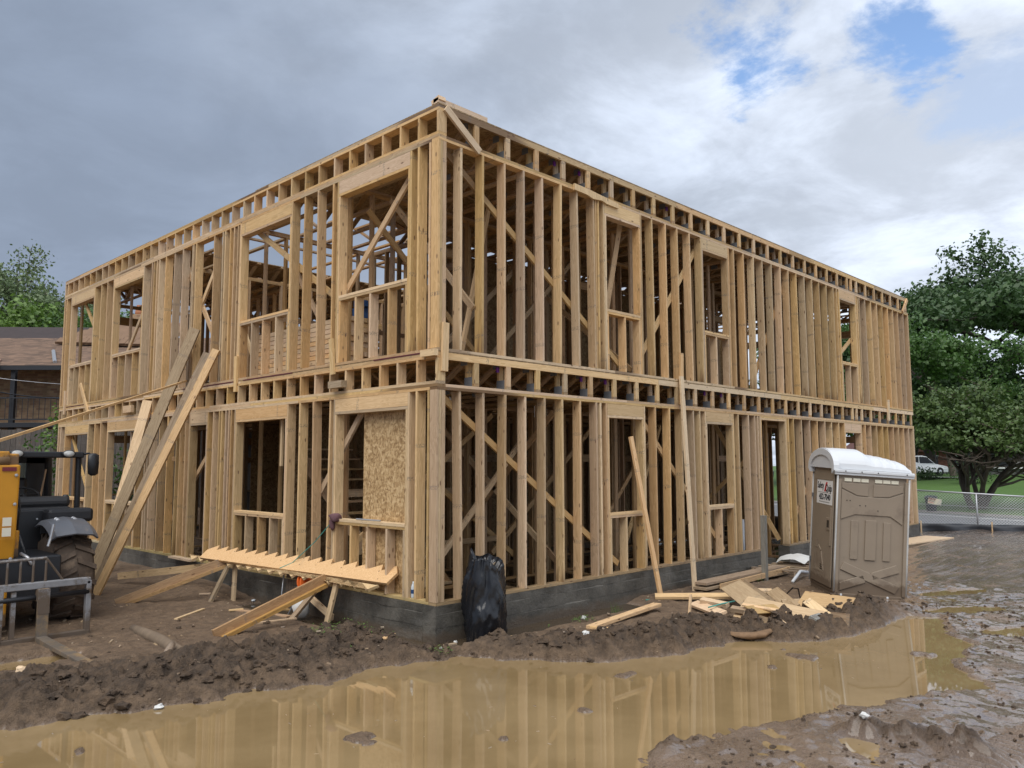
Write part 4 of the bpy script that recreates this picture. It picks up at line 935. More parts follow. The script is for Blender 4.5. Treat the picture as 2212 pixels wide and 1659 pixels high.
lumber('fence_post', 'grey upright post standing in the mud beside the toilet', V3(7.34, -.64, -.55), V3(7.36, -.64, .78), .089, .089, WG, (1, 0, 0), 'post')
lumber('survey_stake', 'thin crooked stake stuck upright in the mud bank', V3(3.15, -1.62, -.50), V3(3.26, -1.60, -.06), .034, .026, WP, (1, 0, 0), 'stake')
# props and stair stringers on the left
lumber('prop_beam', 'amber prop beam sloping from the mud to the far end of the stringers', V3(-1.80, 5.45, -.38), V3(-.40, 4.70, .21), .135, .05, WO, (0, 0, 1), 'beam', 'prop beams under the stringers')
lumber('prop_ledger', 'narrow flange board fixed under the far prop beam', V3(-1.72, 5.39, -.41), V3(-.42, 4.66, .13), .05, .09, WO, (0, 0, 1), 'beam', 'prop beams under the stringers')
lumber('prop_beam', 'amber prop beam sloping from the mud to the near end of the stringers', V3(-1.83, 2.10, -.37), V3(-.28, 2.02, .17), .135, .05, WO, (0, 0, 1), 'beam', 'prop beams under the stringers')
lumber('prop_ledger', 'narrow flange board fixed under the near prop beam', V3(-1.75, 2.05, -.41), V3(-.30, 1.97, .09), .05, .09, WO, (0, 0, 1), 'beam', 'prop beams under the stringers')
for (lab, p0, p1, m_) in (('upright leg under the far end of the stringers', V3(-.36, 4.52, -.48), V3(-.34, 4.52, .17), W_), ('dark slanting leg under the far end of the stringers', V3(-.75, 4.55, -.44), V3(-.42, 4.60, .14), WB),
                         ('slanting leg under the near end of the stringers', V3(-.30, 1.96, -.48), V3(-.24, 1.80, .14), W_), ('dark slanting leg under the near end of the stringers', V3(-.52, 2.55, -.46), V3(-.28, 2.12, .10), WB), ('thin cross strut between the near legs', V3(-.22, 2.75, -.05), V3(-.20, 1.95, -.36), W_)):
    lumber('support_leg', lab, p0, p1, .089, .038, m_, (0, 1, 0), 'leg', 'legs under the stringers')
def stringer(label, p0, p1, tilt, n, m, rev=False, wdt=.25):
    p0, p1 = Vector(p0), Vector(p1); xax = (p1-p0); L = xax.length; xax.normalize()
    yax = Vector((math.cos(tilt), 0, math.sin(tilt))); yax = (yax-xax*yax.dot(xax)).normalized(); zax = xax.cross(yax)
    st = L/n; poly = [(0, 0), (L, 0), (L+.05, wdt-.06)]
    for i in range(n): poly += [(L-st*(i+.18), wdt+.05), (L-st*(i+1), wdt-.055)]
    poly[-1] = (0, wdt-.07)
    if rev: poly = [(a, -b) for a, b in poly][::-1]
    M = Matrix(((xax.x, yax.x, zax.x, p0.x), (xax.y, yax.y, zax.y, p0.y), (xax.z, yax.z, zax.z, p0.z), (0, 0, 0, 1)))
    o = MB().prism([(a, b) for a, b in poly], .038).obj('stair_stringer', m, None, M); return tag(o, label, 'stair stringer', 'stair stringers on the props')
stringer('upper saw-toothed stair stringer lying across the props', pz(432, 1206, .215), pz(836, 1262, .185), R(40), 17, WP)
stringer('lower stair stringer lying under the saw-toothed one', pz(410, 1201, .20), pz(812, 1266, .165), R(30), 17, WP, True, .05)
lumber('base_plank', 'reddish plank lying on the mud under the near props', V3(-.75, 3.6, -.40), V3(-.48, 2.62, -.40), .035, .11, WO, (0, 0, 1))
# black rubbish bag against the foundation
bg_ = MB(); nU, nV = 90, 46; bx, by = .53, -.33
_a = np.linspace(0, 2*math.pi, nU, endpoint=False)
for j in range(nV):
    t_ = j/(nV-1)
    ca, sa = np.cos(_a), np.sin(_a)
    # creases run down and round the bag
    cr_ = 1-np.abs(2*fbm(ca*2.6+5+t_*1.1, sa*2.6+t_*2.2, 3, 410)-1); c2_ = 1-np.abs(2*fbm(ca*5+t_*.7, sa*5+9+t_*4.5, 3, 420)-1); wob = fbm(ca*1.2+3, sa*1.2+t_*2.5, 3, 430)-.5
    prof = .345-.02*t_+.05*math.sin(math.pi*min(1, t_*1.15))-.05*max(0, t_-.75)/.25
    rad = prof+.085*(cr_-.75)+.055*(c2_-.7)+.10*wob
    top = .14*np.exp(-((np.angle(np.exp(1j*(_a-R(140)))))/.35)**2)+.06*np.exp(-((np.angle(np.exp(1j*(_a-R(40)))))/.30)**2)-.13*np.exp(-((np.angle(np.exp(1j*(_a-R(-60)))))/.7)**2)
    for i in range(nU):
        bg_.v.append((bx+rad[i]*ca[i]*.76, by+rad[i]*sa[i]*.66, -.49+(1.06+top[i])*t_+.02*math.sin(9*t_+3*_a[i])))
for j in range(nV-1):
    for i in range(nU): bg_.f.append((j*nU+i, j*nU+(i+1) % nU, (j+1)*nU+(i+1) % nU, (j+1)*nU+i))
# inner lip folding down into the bag
b0 = (nV-1)*nU
for q, (rs, dz) in enumerate(((.82, -.06), (.55, -.16), (.2, -.20))):
    for i in range(nU):
        v = bg_.v[b0+i]; bg_.v.append((bx+(v[0]-bx)*rs, by+(v[1]-by)*rs, v[2]+dz+.02*math.sin(5*i)))
    base = b0+q*nU
    for i in range(nU): bg_.f.append((base+i, base+(i+1) % nU, base+nU+(i+1) % nU, base+nU+i))
bo = bg_.obj('rubbish_bag', BAGM, None, None, True); tag(bo, 'full black plastic rubbish bag against the foundation at the corner', 'rubbish bag')
wv = MB()
lumber('offcut_in_bag', 'cardboard coloured offcut sticking out of the black bag', V3(.56, -.36, .38), V3(.76, -.30, .46), .10, .012, WB, (0, 0, 1))
# scrap heap in front of the toilet: (u0, v0, u1, v1) are photo positions, (z0, z1) heights
def scrap(label, a, b, z0, z1, w, t, m, roll=0., name='scrap_board'):
    z0 += .05; z1 += .05; p0, p1 = pz(*a, z0), pz(*b, z1); d = (p1-p0).normalized(); s = d.cross(Vector((0, 0, 1))); s.normalize(); s = s if s.dot(fw) > 0 else -s; roll = roll if roll > .9 else roll*1.6+(.22 if w > .15 else .10); s = s*math.cos(roll)+Vector((0, 0, 1))*math.sin(roll)
    return lumber(name, label, p0, p1, w, t, m, s, group='scrap lumber heap beside the toilet')
zg = -.38
scrap('broad strand board offcut with blotches, standing highest in the heap', (1578, 1262), (1650, 1318), -.16, -.30, .34, .012, WS, .1)
scrap('widest pale plywood sheet at the front of the heap', (1600, 1310), (1770, 1345), -.27, -.36, .52, .014, WS, .12)
scrap('triangular plywood offcut behind the widest sheet', (1620, 1318), (1700, 1312), -.24, -.26, .22, .012, WS, .05)
scrap('weathered joist leaning diagonally over the heap', (1607, 1258), (1690, 1316), -.12, -.30, .09, .038, WB, .5)
scrap('short grey-brown plank tipped up behind the heap', (1668, 1276), (1715, 1314), -.22, -.33, .20, .036, WB, .15)
scrap('pale block lying flat at the back of the heap', (1600, 1276), (1668, 1277), -.30, -.30, .14, .05, WP)
scrap('light plank at the left foot of the heap', (1498, 1303), (1560, 1326), -.37, -.38, .16, .036, WP, .05)
scrap('square-cut plank on the left side of the heap', (1515, 1296), (1572, 1308), -.30, -.33, .10, .06, WP, .1)
scrap('short block on the left front of the heap', (1580, 1315), (1612, 1320), -.28, -.29, .09, .06, WB, .1)
scrap('splintered strip lying across the widest sheet', (1604, 1306), (1700, 1322), -.21, -.25, .06, .02, WP, .1)
scrap('dark plank wedged upright under the heap', (1606, 1330), (1690, 1360), -.34, -.42, .16, .036, WB, 1.2)
scrap('light stick pointing at the viewer from the heap', (1672, 1330), (1706, 1358), -.30, -.42, .05, .036, WP, .3)
scrap('greenish block on the lower edge of the heap', (1755, 1338), (1775, 1332), -.30, -.30, .10, .05, WG, .2)
scrap('short pale board leaning on the right of the heap', (1742, 1298), (1790, 1333), -.20, -.35, .13, .03, WP, .3)
scrap('strand board sheet with a dark edge under the toilet front', (1725, 1300), (1835, 1316), -.28, -.30, .55, .012, WS, .14)
scrap('weathered crate side at the right end of the heap', (1795, 1335), (1835, 1340), -.33, -.33, .16, .02, WB, 1.4)
scrap('flat brown board at the right end of the heap', (1800, 1322), (1850, 1318), -.34, -.35, .14, .02, WB, .1)
scrap('plank lying in the mud right of the first leaning board', (1415, 1288), (1600, 1287), -.40, -.36, .15, .04, W_, .1)
scrap('reddish splintered plank low in the heap', (1690, 1320), (1740, 1342), -.33, -.36, .16, .03, WO, .2)
scrap('small dark stick at the back of the heap', (1640, 1282), (1700, 1290), -.30, -.28, .05, .04, WB, .3)
scrap('wide weathered board sticking out behind the heap', (1690, 1302), (1790, 1300), -.30, -.28, .14, .03, WB, .2)
lumber('muddy_board', 'pale broken board lying on the mud bank before the foundation', V3(1.72, -1.05, -.36), V3(3.45, -.92, -.30), .13, .04, W_, (0, 1, 0))
lumber('stacked_plank', 'weathered plank on top of the low stack by the foundation', V3(5.45, -.42, -.27), V3(8.25, -.50, -.24), .26, .04, WB, (0, 1, 0), group='plank stack by the foundation')
lumber('stacked_plank', 'weathered plank at the bottom of the low stack by the foundation', V3(5.40, -.45, -.345), V3(8.15, -.56, -.33), .26, .04, WB, (0, 1, 0), group='plank stack by the foundation')
lumber('stacked_plank', 'pale plank edge along the low stack by the foundation', V3(5.75, -.64, -.33), V3(8.3, -.66, -.28), .09, .038, W_, (0, 0, 1), group='plank stack by the foundation')
p_ = pz(1990, 1164, -.30); q_ = pz(1940, 1172, -.30)
lumber('plywood_ramp', 'pale plywood sheet lying on the mud past the toilet', pz(1900, 1178, -.30), pz(2030, 1160, -.30), .75, .03, WP, (.2, 1, 0), 'plywood sheet')
lumber('plywood_ramp', 'dark plank under the pale plywood sheet past the toilet', pz(1905, 1184, -.36), pz(2030, 1166, -.36), .55, .08, WB, (.2, 1, 0), 'plank')
# curved slab of wood and half-buried logs
lg = MB(); pts = [pz(x, y, z) for x, y, z in ((1567, 1366, -.37), (1590, 1374, -.40), (1620, 1377, -.42), (1645, 1373, -.40), (1662, 1360, -.34), (1672, 1352, -.30))]
lg.tube(pts, [.03, .06, .075, .07, .05, .02], 10); lg.v = [(v[0]+rng.uniform(-.015, .015), v[1]+rng.uniform(-.015, .015), -.37+(v[2]+.37)*.55+rng.uniform(-.012, .012)) for v in lg.v]; o = lg.obj('bark_slab', SLABW, None, None, True); tag(o, 'curved brown slab of bark at the puddle edge', 'log')
for (lab, a, b, r_) in (('muddy log lying half buried left of the bank', (288, 1358, -.385), (400, 1414, -.39), .07), ('short cut stick poking out from under the muddy log', (352, 1436, -.36), (372, 1392, -.30), .042)):
    p0, p1 = pz(*a), pz(*b); m_ = (p0+p1)/2+Vector((0, 0, .02)); o = MB().tube([p0, p0.lerp(m_, .5), m_, p1.lerp(m_, .5), p1], [r_*.8, r_, r_*1.05, r_, r_*.85], 10).obj('log', MLOG if r_ > .05 else WB, None, None, True); tag(o, lab, 'log')
# small wood scraps on the left flat
sc = (('thin lath lying on the mud left of the near prop', (380, 1337), (440, 1315)), ('thin pale lath lying beside the near prop beam', (640, 1337), (545, 1348)), ('stick lying behind the near prop beam', (560, 1310), (620, 1290)), ('flat pale chip between the two prop beams', (495, 1319), (525, 1316)), ('short block near the far prop beam', (430, 1289), (455, 1288)), ('splintered board between the prop beams', (590, 1300), (680, 1312)), ('small block beside the splintered board', (640, 1313), (660, 1318)),
      ('stick lying near the foundation corner', (1275, 1362), (1350, 1368)), ('dark block right of the bag', (1095, 1366), (1112, 1362)), ('yellow chip left of the bag', (988, 1388), (1010, 1384)), ('amber block left of the bag', (960, 1382), (985, 1378)), ('chip by the weeds', (830, 1405), (850, 1395)), ('dark peg on the bank', (1010, 1305), (1030, 1298)))
for i, (lab, a, b) in enumerate(sc):
    p0, p1 = pz(*a, -.38), pz(*b, -.38); z = max(gz(p0.x, p0.y), gz(p1.x, p1.y), ZW)+.012; p0.z = p1.z = z
    lumber('wood_scrap', lab, p0, p1, .05 if i not in (5,) else .12, .02, (WP, W_, WB, WP)[i % 4], (1, -1, 0), 'wood scrap', 'wood scraps on the mud')
# litter
lt = (('white crumpled wrapper in the puddle bank below the muddy log', 343, 1512, LITTER, .045), ('white plastic lump by the water along the foundation', 1260, 1325, LITTER, .045), ('white wrapper on the middle of the mud bank', 1266, 1392, LITTER, .05), ('pale crumpled paper beside the stake', 1478, 1340, LITTER, .05), ('clear crushed bottle below the heap', 1609, 1348, CLEAR, .05), ('clear bottle among the heap boards', 1566, 1288, CLEAR, .05), ('white tub at the far prop leg', 645, 1287, LITTER, .05), ('white foam piece beside the near leg', 788, 1341, LITTER, .03), ('silver can on the flat mud', 548, 1292, CLEAR, .035), ('pale paper scrap at the left corner by the fork', 46, 1478, WP, .055),
      ('white scrap on the left shore', 305, 1205, LITTER, .03), ('pale lump in the wet mud before the toilet', 1868, 1565, LITTER, .04), ('blue scrap at the foot of the bag', 1042, 1384, BLUEP, .03), ('white cup left of the bag', 984, 1374, LITTER, .025), ('white foam ball in the trench water', 952, 1386, LITTER, .02))
for lab, u_, v_, m_, s_ in lt:
    p = pz(u_, v_, -.38); z = max(gz(p.x, p.y), ZW); b = MB(); vv = ico_v*(1+.6*(nr.rand(42, 1)-.5))*[s_, s_*.8, s_*.6]; b.add([(p.x+v[0], p.y+v[1], z+s_*.4+v[2]) for v in vv], [tuple(f) for f in ico_f])
    tag(b.obj('litter', m_), lab, 'litter', 'litter on the mud')
# corner window sill: rag and level
b = MB(); p = Vector((-.01, 2.22, .98)); vv = ico_v*(1+.7*(nr.rand(42, 1)-.5))*[.07, .11, .07]; b.add([(p.x+v[0], p.y+v[1], p.z+v[2]) for v in vv], [tuple(f) for f in ico_f]); vv = ico_v*(1+.6*(nr.rand(42, 1)-.5))*[.03, .05, .09]; b.add([(-.03+v[0], 2.27+v[1], .89+v[2]) for v in vv], [tuple(f) for f in ico_f])
tag(b.obj('rag', RAG, None, None, True), 'maroon rag bundled on the sill of the corner window', 'rag')
tag(MB().tube([(.03, 1.75, .984), (.05, 1.22, .984)], .012, 8).obj('metal_rod', GREYM), 'short metal rod lying on the sill of the corner window', 'rod')
tag(MB().tube([(-.03, 2.26, .93), (-.10, 2.6, .62), (-.22, 3.0, .30), (-.34, 3.15, .22)], .006, 6).obj('cord', TEAL), 'thin green cord hanging from the rag to the stringers', 'cord')
bt = MB().lathe([(.028, 0), (.031, .02), (.031, .13), (.024, .165), (.012, .19), (.012, .21)], 14, Matrix.Translation((.05, .50, .038))).obj('water_bottle', CLEAR, None, None, True); tag(bt, 'small clear water bottle standing on the sill plate near the corner', 'bottle')
MB().lathe([(.0325, .06), (.0325, .11)], 14, Matrix.Translation((.05, .50, .038))).obj('bottle_label', BLUEP, bt)
# folding chair frame and orange reel under the stringers
ch = thing('camp_chair', 'grey woven camp chair folded behind the stringers', 'chair', (-.2, 2.95, -.45))
for y, a in ((3.28, .0), (2.86, .0)): MB().tube([(-.34, y+.06, -.46), (-.22, y, -.20), (-.18, y, .22)], .012, 8).obj('chair_leg', GREYM, ch, None, True)
for k in range(5):
    for j in range(4): MB().box((-.17, 2.92+.07*k, -.16+.085*j), (.012, .062, .072), Euler((0, .1, 0)).to_matrix()).obj('webbing', CARR, ch)
rl = thing('cord_reel', 'orange cord reel leaning on the foundation behind the stringers', 'reel', (-.14, 2.62, -.15))
for y in (2.62, 2.54): MB().lathe([(.07, 0), (.165, 0), (.17, .012), (.165, .024), (.07, .024)], 24, Matrix.Translation((-.20, y, .04)) @ Matrix.Rotation(R(68), 4, 'X'), True).obj('reel_side', ORANGE, rl)
MB().lathe([(.08, -.04), (.08, .08)], 18, Matrix.Translation((-.20, 2.58, .04)) @ Matrix.Rotation(R(68), 4, 'X')).obj('reel_core', ORANGE, rl)
b = MB(); vv = ico_v*(1+.25*(nr.rand(42, 1)-.5))*[.12, .13, .17]; b.add([(-.30+v[0], 2.60+v[1], -.27+v[2]) for v in vv], [tuple(f) for f in ico_f]); tag(b.obj('white_sack', LITTER, None, None, True), 'white sack slumped under the stringers', 'sack')
# pallet with white plastic, strap, conduit
pl_ = thing('pallet', 'dark wooden pallet between the foundation and the toilet', 'pallet', (8.5, -.3, -.42))
for k in range(5): board('deck_board', (8.0+.28*k, -1.0, -.27), (8.0+.28*k, -.05, -.27), .10, .02, WB, pl_, (1, 0, 0))
for y in (-.95, -.53, -.1): board('runner', (7.9, y, -.345), (9.2, y, -.345), .12, .038, WB, pl_, (0, 0, 1))
b = MB(); n_ = 15
for i in range(n_):
    for j in range(n_):
        u_, v_ = i/(n_-1)*2-1, j/(n_-1)*2-1; rr = max(0, 1-(u_*u_+v_*v_)*.55); b.v.append((9.05+.34*u_, -.48+.30*v_, -.25+.15*rr**.7+.05*float(fbm(np.array([i*.45]), np.array([j*.45]), 3, 5)[0])))
for i in range(n_-1):
    for j in range(n_-1): b.f.append((i*n_+j, (i+1)*n_+j, (i+1)*n_+j+1, i*n_+j+1))
tag(b.obj('plastic_sheeting', LITTER, None, None, True), 'crumpled white plastic sheeting heaped on the pallet', 'sheeting')
p0, p1 = pz(1712, 1257, -.38), pz(1745, 1236, -.32); mpt = (p0+p1)/2+Vector((0, 0, .10))
tag(MB().tube([p0, p0.lerp(mpt, .55), mpt, p1], .028, 8).obj('white_pipe', WHP, None, None, True), 'short bent white pipe in the mud left of the toilet', 'pipe')
for lab, pts in (('teal strapping band running along the mud to the heap', ((1395, 1296, -.40), (1480, 1290, -.39), (1560, 1285, -.36))), ('teal strapping band draped over the heap boards', ((1530, 1312, -.28), (1560, 1304, -.24), (1590, 1298, -.25))), ('dark green hose looped behind the heap', ((1700, 1282, -.28), (1712, 1270, -.10), (1724, 1272, -.10), (1728, 1290, -.30), (1760, 1298, -.33)))):
    tag(MB().tube([pz(*p) for p in pts], .011, 6).obj('strap', TEAL if 'teal' in lab else BLK, None, None, True), lab, 'strap')
# plumbing stubs in the doorway
for i, (x, y) in enumerate(((9.15, .75), (9.35, .9))): tag(MB().tube([(x, y, -.5), (x, y, .55-.3*i)], .04, 10).obj('waste_pipe', WHP, None, None, True), ('taller' if i == 0 else 'shorter')+' white waste pipe standing in the doorway of the right wall', 'pipe')
# lumber and blue bundles on the upper floor
BY = px_(781, 725, 0, .98).y
ORD = 'first second third fourth fifth sixth seventh eighth ninth tenth eleventh twelfth'.split()
for k in range(11):
    for c in range(2): tag(board('stacked_lumber', (.50+.30*c, 2.55+rng.uniform(-.06, .06), F2+.022+.0385*2*k), (.50+.30*c, 5.45+rng.uniform(-.1, .1), F2+.022+.0385*2*k), .28, .068, WP, None, (1, 0, 0)), 'plank in the upper floor lumber stack, %s layer from the bottom, %s row' % (ORD[k], ('outer', 'inner')[c]), 'board', 'upper floor lumber stack')
for k in range(12): tag(MB().box((.98+rng.uniform(-.04, .04), BY+rng.uniform(-.05, .05), F2+.055+.100*k), (.22, .22, .095)).obj('blue_bundle', BLUEP), 'blue wrapped bundle, %s from the bottom of the stack behind the corner window' % ORD[k], 'bundle', 'blue bundles on the upper floor')
# weeds and grass tufts on the mud
wb = MB(); spots = [(770, 1375, .30, 90), (840, 1380, .25, 60), (700, 1372, .15, 25), (860, 1362, .2, 30), (730, 1400, .2, 25), (1150, 1355, .15, 25), (1250, 1345, .12, 25), (1100, 1352, .1, 20), (380, 1275, .1, 20), (1620, 1258, .12, 20), (960, 1412, .12, 16)]
for (u_, v_, sp, n_) in spots:
    p = pz(u_, v_, -.40)
    for i in range(n_):
        x, y = p.x+rng.gauss(0, sp), p.y+rng.gauss(0, sp*.6); z = gz(x, y)
        if z < ZW+.005 or (x > -.03 and y > -.03): continue
        for q in range(rng.randint(3, 6)):
            a = rng.uniform(0, 6.28); l = rng.uniform(.02, .05); hgt = rng.uniform(.01, .06); wd = l*.45; c = Vector((x+math.cos(a)*l*.6, y+math.sin(a)*l*.6, z+hgt)); d = Vector((math.cos(a), math.sin(a), rng.uniform(-.3, .5))); s = Vector((-math.sin(a), math.cos(a), 0))
            wb.add([c-d*l*.5, c+s*wd*.5, c+d*l*.5, c-s*wd*.5], [(0, 1, 2, 3)])
pt = pz(1333, 1318, -.40); zt = gz(pt.x, pt.y)
for i in range(40):
    a = rng.uniform(0, 6.28); x, y = pt.x+rng.gauss(0, .04), pt.y+rng.gauss(0, .04); h_ = rng.uniform(.08, .24); wb.add([(x-.003, y, zt-.01), (x+.003, y, zt-.01), (x+math.cos(a)*h_*.3, y+math.sin(a)*h_*.3, zt+h_)], [(0, 1, 2)])
tag(wb.obj('weeds', WEED, None, Matrix.Identity(4)), 'sparse green weeds sprouting from the mud', 'weeds', kind='stuff')

# chips and pebbles strewn over the mud
cb = MB()
for i in range(900):
    x, y = rng.uniform(-4.8, 7.5), rng.uniform(-3.4, 6.5)
    if (x > -.05 and y > -.05) or x+y < -3.5: continue
    z = gz(x, y) if i % 3 else gz(x, y)
    if z < ZW+.01: continue
    s_ = rng.choice((.008, .012, .018, .03)); cb.box((x, y, z+s_*.2), (s_*rng.uniform(.6, 2.2), s_*rng.uniform(.5, 1), s_*.5), Euler((rng.uniform(-.4, .4), rng.uniform(-.4, .4), rng.uniform(0, 3.1))).to_matrix())
tag(cb.obj('wood_chips', WB, None, Matrix.Identity(4)), 'small wood chips and pebbles strewn over the mud', 'wood chips', kind='stuff')

fb = MB()
for i in range(420):
    u_ = rng.uniform(0, 1); x, y = rng.uniform(-5.2, 5.4), rng.uniform(-5.2, .4)
    if polydist(np.array([x]), np.array([y]), PUD)[0] < .06 or fbm(np.array([x*.8]), np.array([y*.8]), 3, 99)[0] < .5: continue
    s_ = rng.uniform(.004, .016); a = rng.uniform(0, 3.1); fb.box((x, y, ZW+.001), (s_*rng.uniform(1, 3.5), s_*.6, .003), Euler((0, 0, a)).to_matrix())
tag(fb.obj('floating_debris', WB, None, Matrix.Identity(4)), 'tiny chips and flecks floating on the muddy puddle', 'debris', kind='stuff')

# ------------------------------------------------------------------ street side: fence, road, lawn, house, cars
ZR = -.50
def strip(name, pts, m, kind='structure'):
    o = MB().add(pts, [tuple(range(len(pts)))]).obj(name, m, None, Matrix.Identity(4)); return tag(o, kind=kind)
ASPH = mat('asphalt', (.135, .138, .145), .75, .12, 1.2, .35, 60); LINE = mat('road_paint', (.75, .75, .73), .6, .08); VERGE = mat('verge_grit', (.17, .155, .15), .85, .2, 2, .4, 30)
def lawnmat():
    m, k = newmat('lawn'); v = k.n('ShaderNodeTexCoord').outputs['Object']
    a = k.noise(v, .35, 4, .5); f = k.noise(v, 12., 5, .7)
    c = k.mix(a, (.050, .112, .016), (.085, .165, .028)); c = k.mix(k.smooth(f, .45, .7, 0, .5), c, (.035, .080, .012)); finish(k, c, .8, f, .8, .05); return m
LAWN = lawnmat()
l0, l1 = pz(1987, 1110.7, ZR), pz(2212, 1126, ZR); rd = (l1-l0); rd.z = 0; rd.normalize(); rn = Vector((-rd.y, rd.x, 0)); rn = rn if rn.dot(Vector((fw.x, fw.y, 0))) > 0 else -rn
def RP(a, b, z=0): p = l0+rd*a+rn*b; return Vector((p.x, p.y, ZR+z))      # a along the road, b across it (0 = white line)
strip('road', [RP(-120, -8.2, .004), RP(90, -8.2, .004), RP(90, 1.1, .004), RP(-120, 1.1, .004)], ASPH)
strip('road_edge_line', [RP(-120, -.07, .010), RP(90, -.07, .010), RP(90, .07, .010), RP(-120, .07, .010)], LINE)
strip('verge', [RP(-120, 1.1, .02), RP(90, 1.1, .02), RP(90, 2.2, .05), RP(-120, 2.2, .05)], VERGE)
lw = MB(); na_, nb_ = 40, 30
def lawnz(a, b): return .04+1.10*float(sst(np.array([b]), 3, 36)[0])+.06*math.sin(a*.21)*min(1, b/10)
for i in range(na_+1):
    for j in range(nb_+1):
        a, b = -140+250*i/na_, 2.1+120*(j/nb_)**1.6; lw.v.append(tuple(RP(a, b, lawnz(a, b))))
for i in range(na_):
    for j in range(nb_): lw.f.append((i*(nb_+1)+j, (i+1)*(nb_+1)+j, (i+1)*(nb_+1)+j+1, i*(nb_+1)+j+1))
tag(lw.obj('lawn', LAWN, None, Matrix.Identity(4), True), kind='structure')
# silt fence and chain link fence along the edge of the site
WIRE = mat('galvanised_wire', (.48, .49, .49), .45, .1, metallic=.4); SILT = mat('silt_cloth', (.022, .026, .034), .55, .4, 6, .3, 20)
f0, f1 = pd_(1950, 1148, 25.4), pd_(2290, 1160, 24.0); f0.z = f1.z = -.38; fdir = (f1-f0); FL = fdir.length; fdir.normalize()
def FP(s, z): p = f0+fdir*s; return Vector((p.x, p.y, z))
FT0, FT1 = .86, .66
CF = thing('chain_link_fence', 'galvanised chain link fence along the road with a bright top rail', 'fence', FP(FL/2, -.4))
def ftop(s): return FT0+(FT1-FT0)*(s-.4)/(FL-.8)
MB().tube([FP(-.5, ftop(-.5)), FP(FL+2, ftop(FL+2))], .024, 8).obj('top_rail', GREYM, CF, None, True)
for s in (.2, 2.12, 4.9): MB().tube([FP(s, -.5), FP(s, ftop(s)+.02)], .024, 8).obj('fence_post', GREYM, CF, None, True)
cl = MB(); ph = .062; hh = 1.16; s = -1.6
while s < FL+1.6:
    for sg_ in (1, -1):
        a0, a1 = s, s+sg_*hh; z0 = -.34
        lo, hi = min(a0, a1), max(a0, a1)
        if hi > -.3 and lo < FL+1.5: cl.tube([FP(a0, z0), FP(a1, z0+hh-.0)+Vector((0, 0, ftop(a1)-.82))], .0052, 3, False)
    s += ph*1.41
cl.obj('wire_mesh', WIRE, CF); MB().tube([FP(-.3, ftop(0)-.42), FP(FL+1, ftop(FL)-.42)], .006, 5).obj('tension_wire', WIRE, CF)
ps = FP(.95, ftop(.95)-.32)-Vector((fw.x, fw.y, 0))*.02; MSG = Matrix(((fdir.x, 0, -fw.x, ps.x), (fdir.y, 0, -fw.y, ps.y), (-.03, 1, 0, ps.z), (0, 0, 0, 1)))
sg2 = thing('fence_sign', 'cream fence sign reading NATIONAL hung on the chain link', 'sign', ps); sb_ = MB().box((0, 0, 0), (.40, .19, .004)).obj('sign_board', SIGNC, sg2, MSG)
text_mesh('NATIONAL', .082, 'lettering', MAROON, sb_, MSG @ Matrix.Translation((0, .045, .004)), sx=.98, bold=.003)
for j in range(2):
    for q in range(11): MB().box((-.165+.033*q, -.015-.045*j, .004), (.026, .014, .001)).obj('small_print', INK if j == 0 else REDINK, sb_, MSG)
sf = MB(); n_ = 40
for i in range(n_+1):
    s = -.5+(FL+2.5)*i/n_
    for j in range(4): z = -.48+.30*j/3*(.7+.5*float(fbm(np.array([s*.8]), np.array([1.]), 3, 8)[0])); q = FP(s, z)-Vector((fw.x, fw.y, 0))*(.25+.06*math.sin(s*5+j)); sf.v.append(tuple(q))
for i in range(n_):
    for j in range(3): sf.f.append((i*4+j, (i+1)*4+j, (i+1)*4+j+1, i*4+j+1))
so_ = thing('silt_fence', 'low sagging black silt fence at the edge of the site', 'silt fence', FP(FL/2, -.45)); sfo = sf.obj('silt_cloth', SILT, so_, None, True); sm = sfo.modifiers.new('s', 'SOLIDIFY'); sm.thickness = .01
for s in (.4, 2.35, 4.4): q = FP(s, -.5)-Vector((fw.x, fw.y, 0))*.3; board('stake', q, q+Vector((0, 0, .42)), .04, .03, WP, so_, (1, 0, 0))
# trash can behind the fence
DKB = mat('dark_blue_plastic', (.02, .027, .042), .5)
q = pd_(2012, 1097, 36); q.z = ZR+.05; tc_ = MB().lathe([(.2, 0), (.25, .55), (.28, .57), (.28, .62), (.21, .68), (.05, .70)], 18, Matrix.Translation(q)).obj('rubbish_bin', DKB, None, None, True); tag(tc_, 'dark blue rubbish bin on the verge behind the fence sign', 'bin')

# ------------------------------------------------------------------ vegetation
def leaf_cloud(b, centers, radii, per, size, flat=.75, rs=None):
    """many leaf-sized faces spread through clumps"""
    rs = rs or np.random.RandomState(3); V = []; 
    for c, r_ in zip(centers, radii):
        n = per; d = rs.normal(size=(n, 3)); d /= np.linalg.norm(d, axis=1)[:, None]; rad = r_*(rs.rand(n, 1)**.45); p = np.array(c)+d*rad*[1, 1, flat]
        nn = d*.6+rs.normal(size=(n, 3))*.7+[0, 0, .5]; nn /= np.linalg.norm(nn, axis=1)[:, None]
        t_ = np.cross(nn, rs.normal(size=(n, 3))); t_ /= np.linalg.norm(t_, axis=1)[:, None]; u_ = np.cross(nn, t_); s_ = size*rs.uniform(.6, 1.35, (n, 1))
        V.append(np.stack([p-t_*s_*.5, p+u_*s_*.32, p+t_*s_*.5, p-u_*s_*.32], 1))
    return np.concatenate(V)
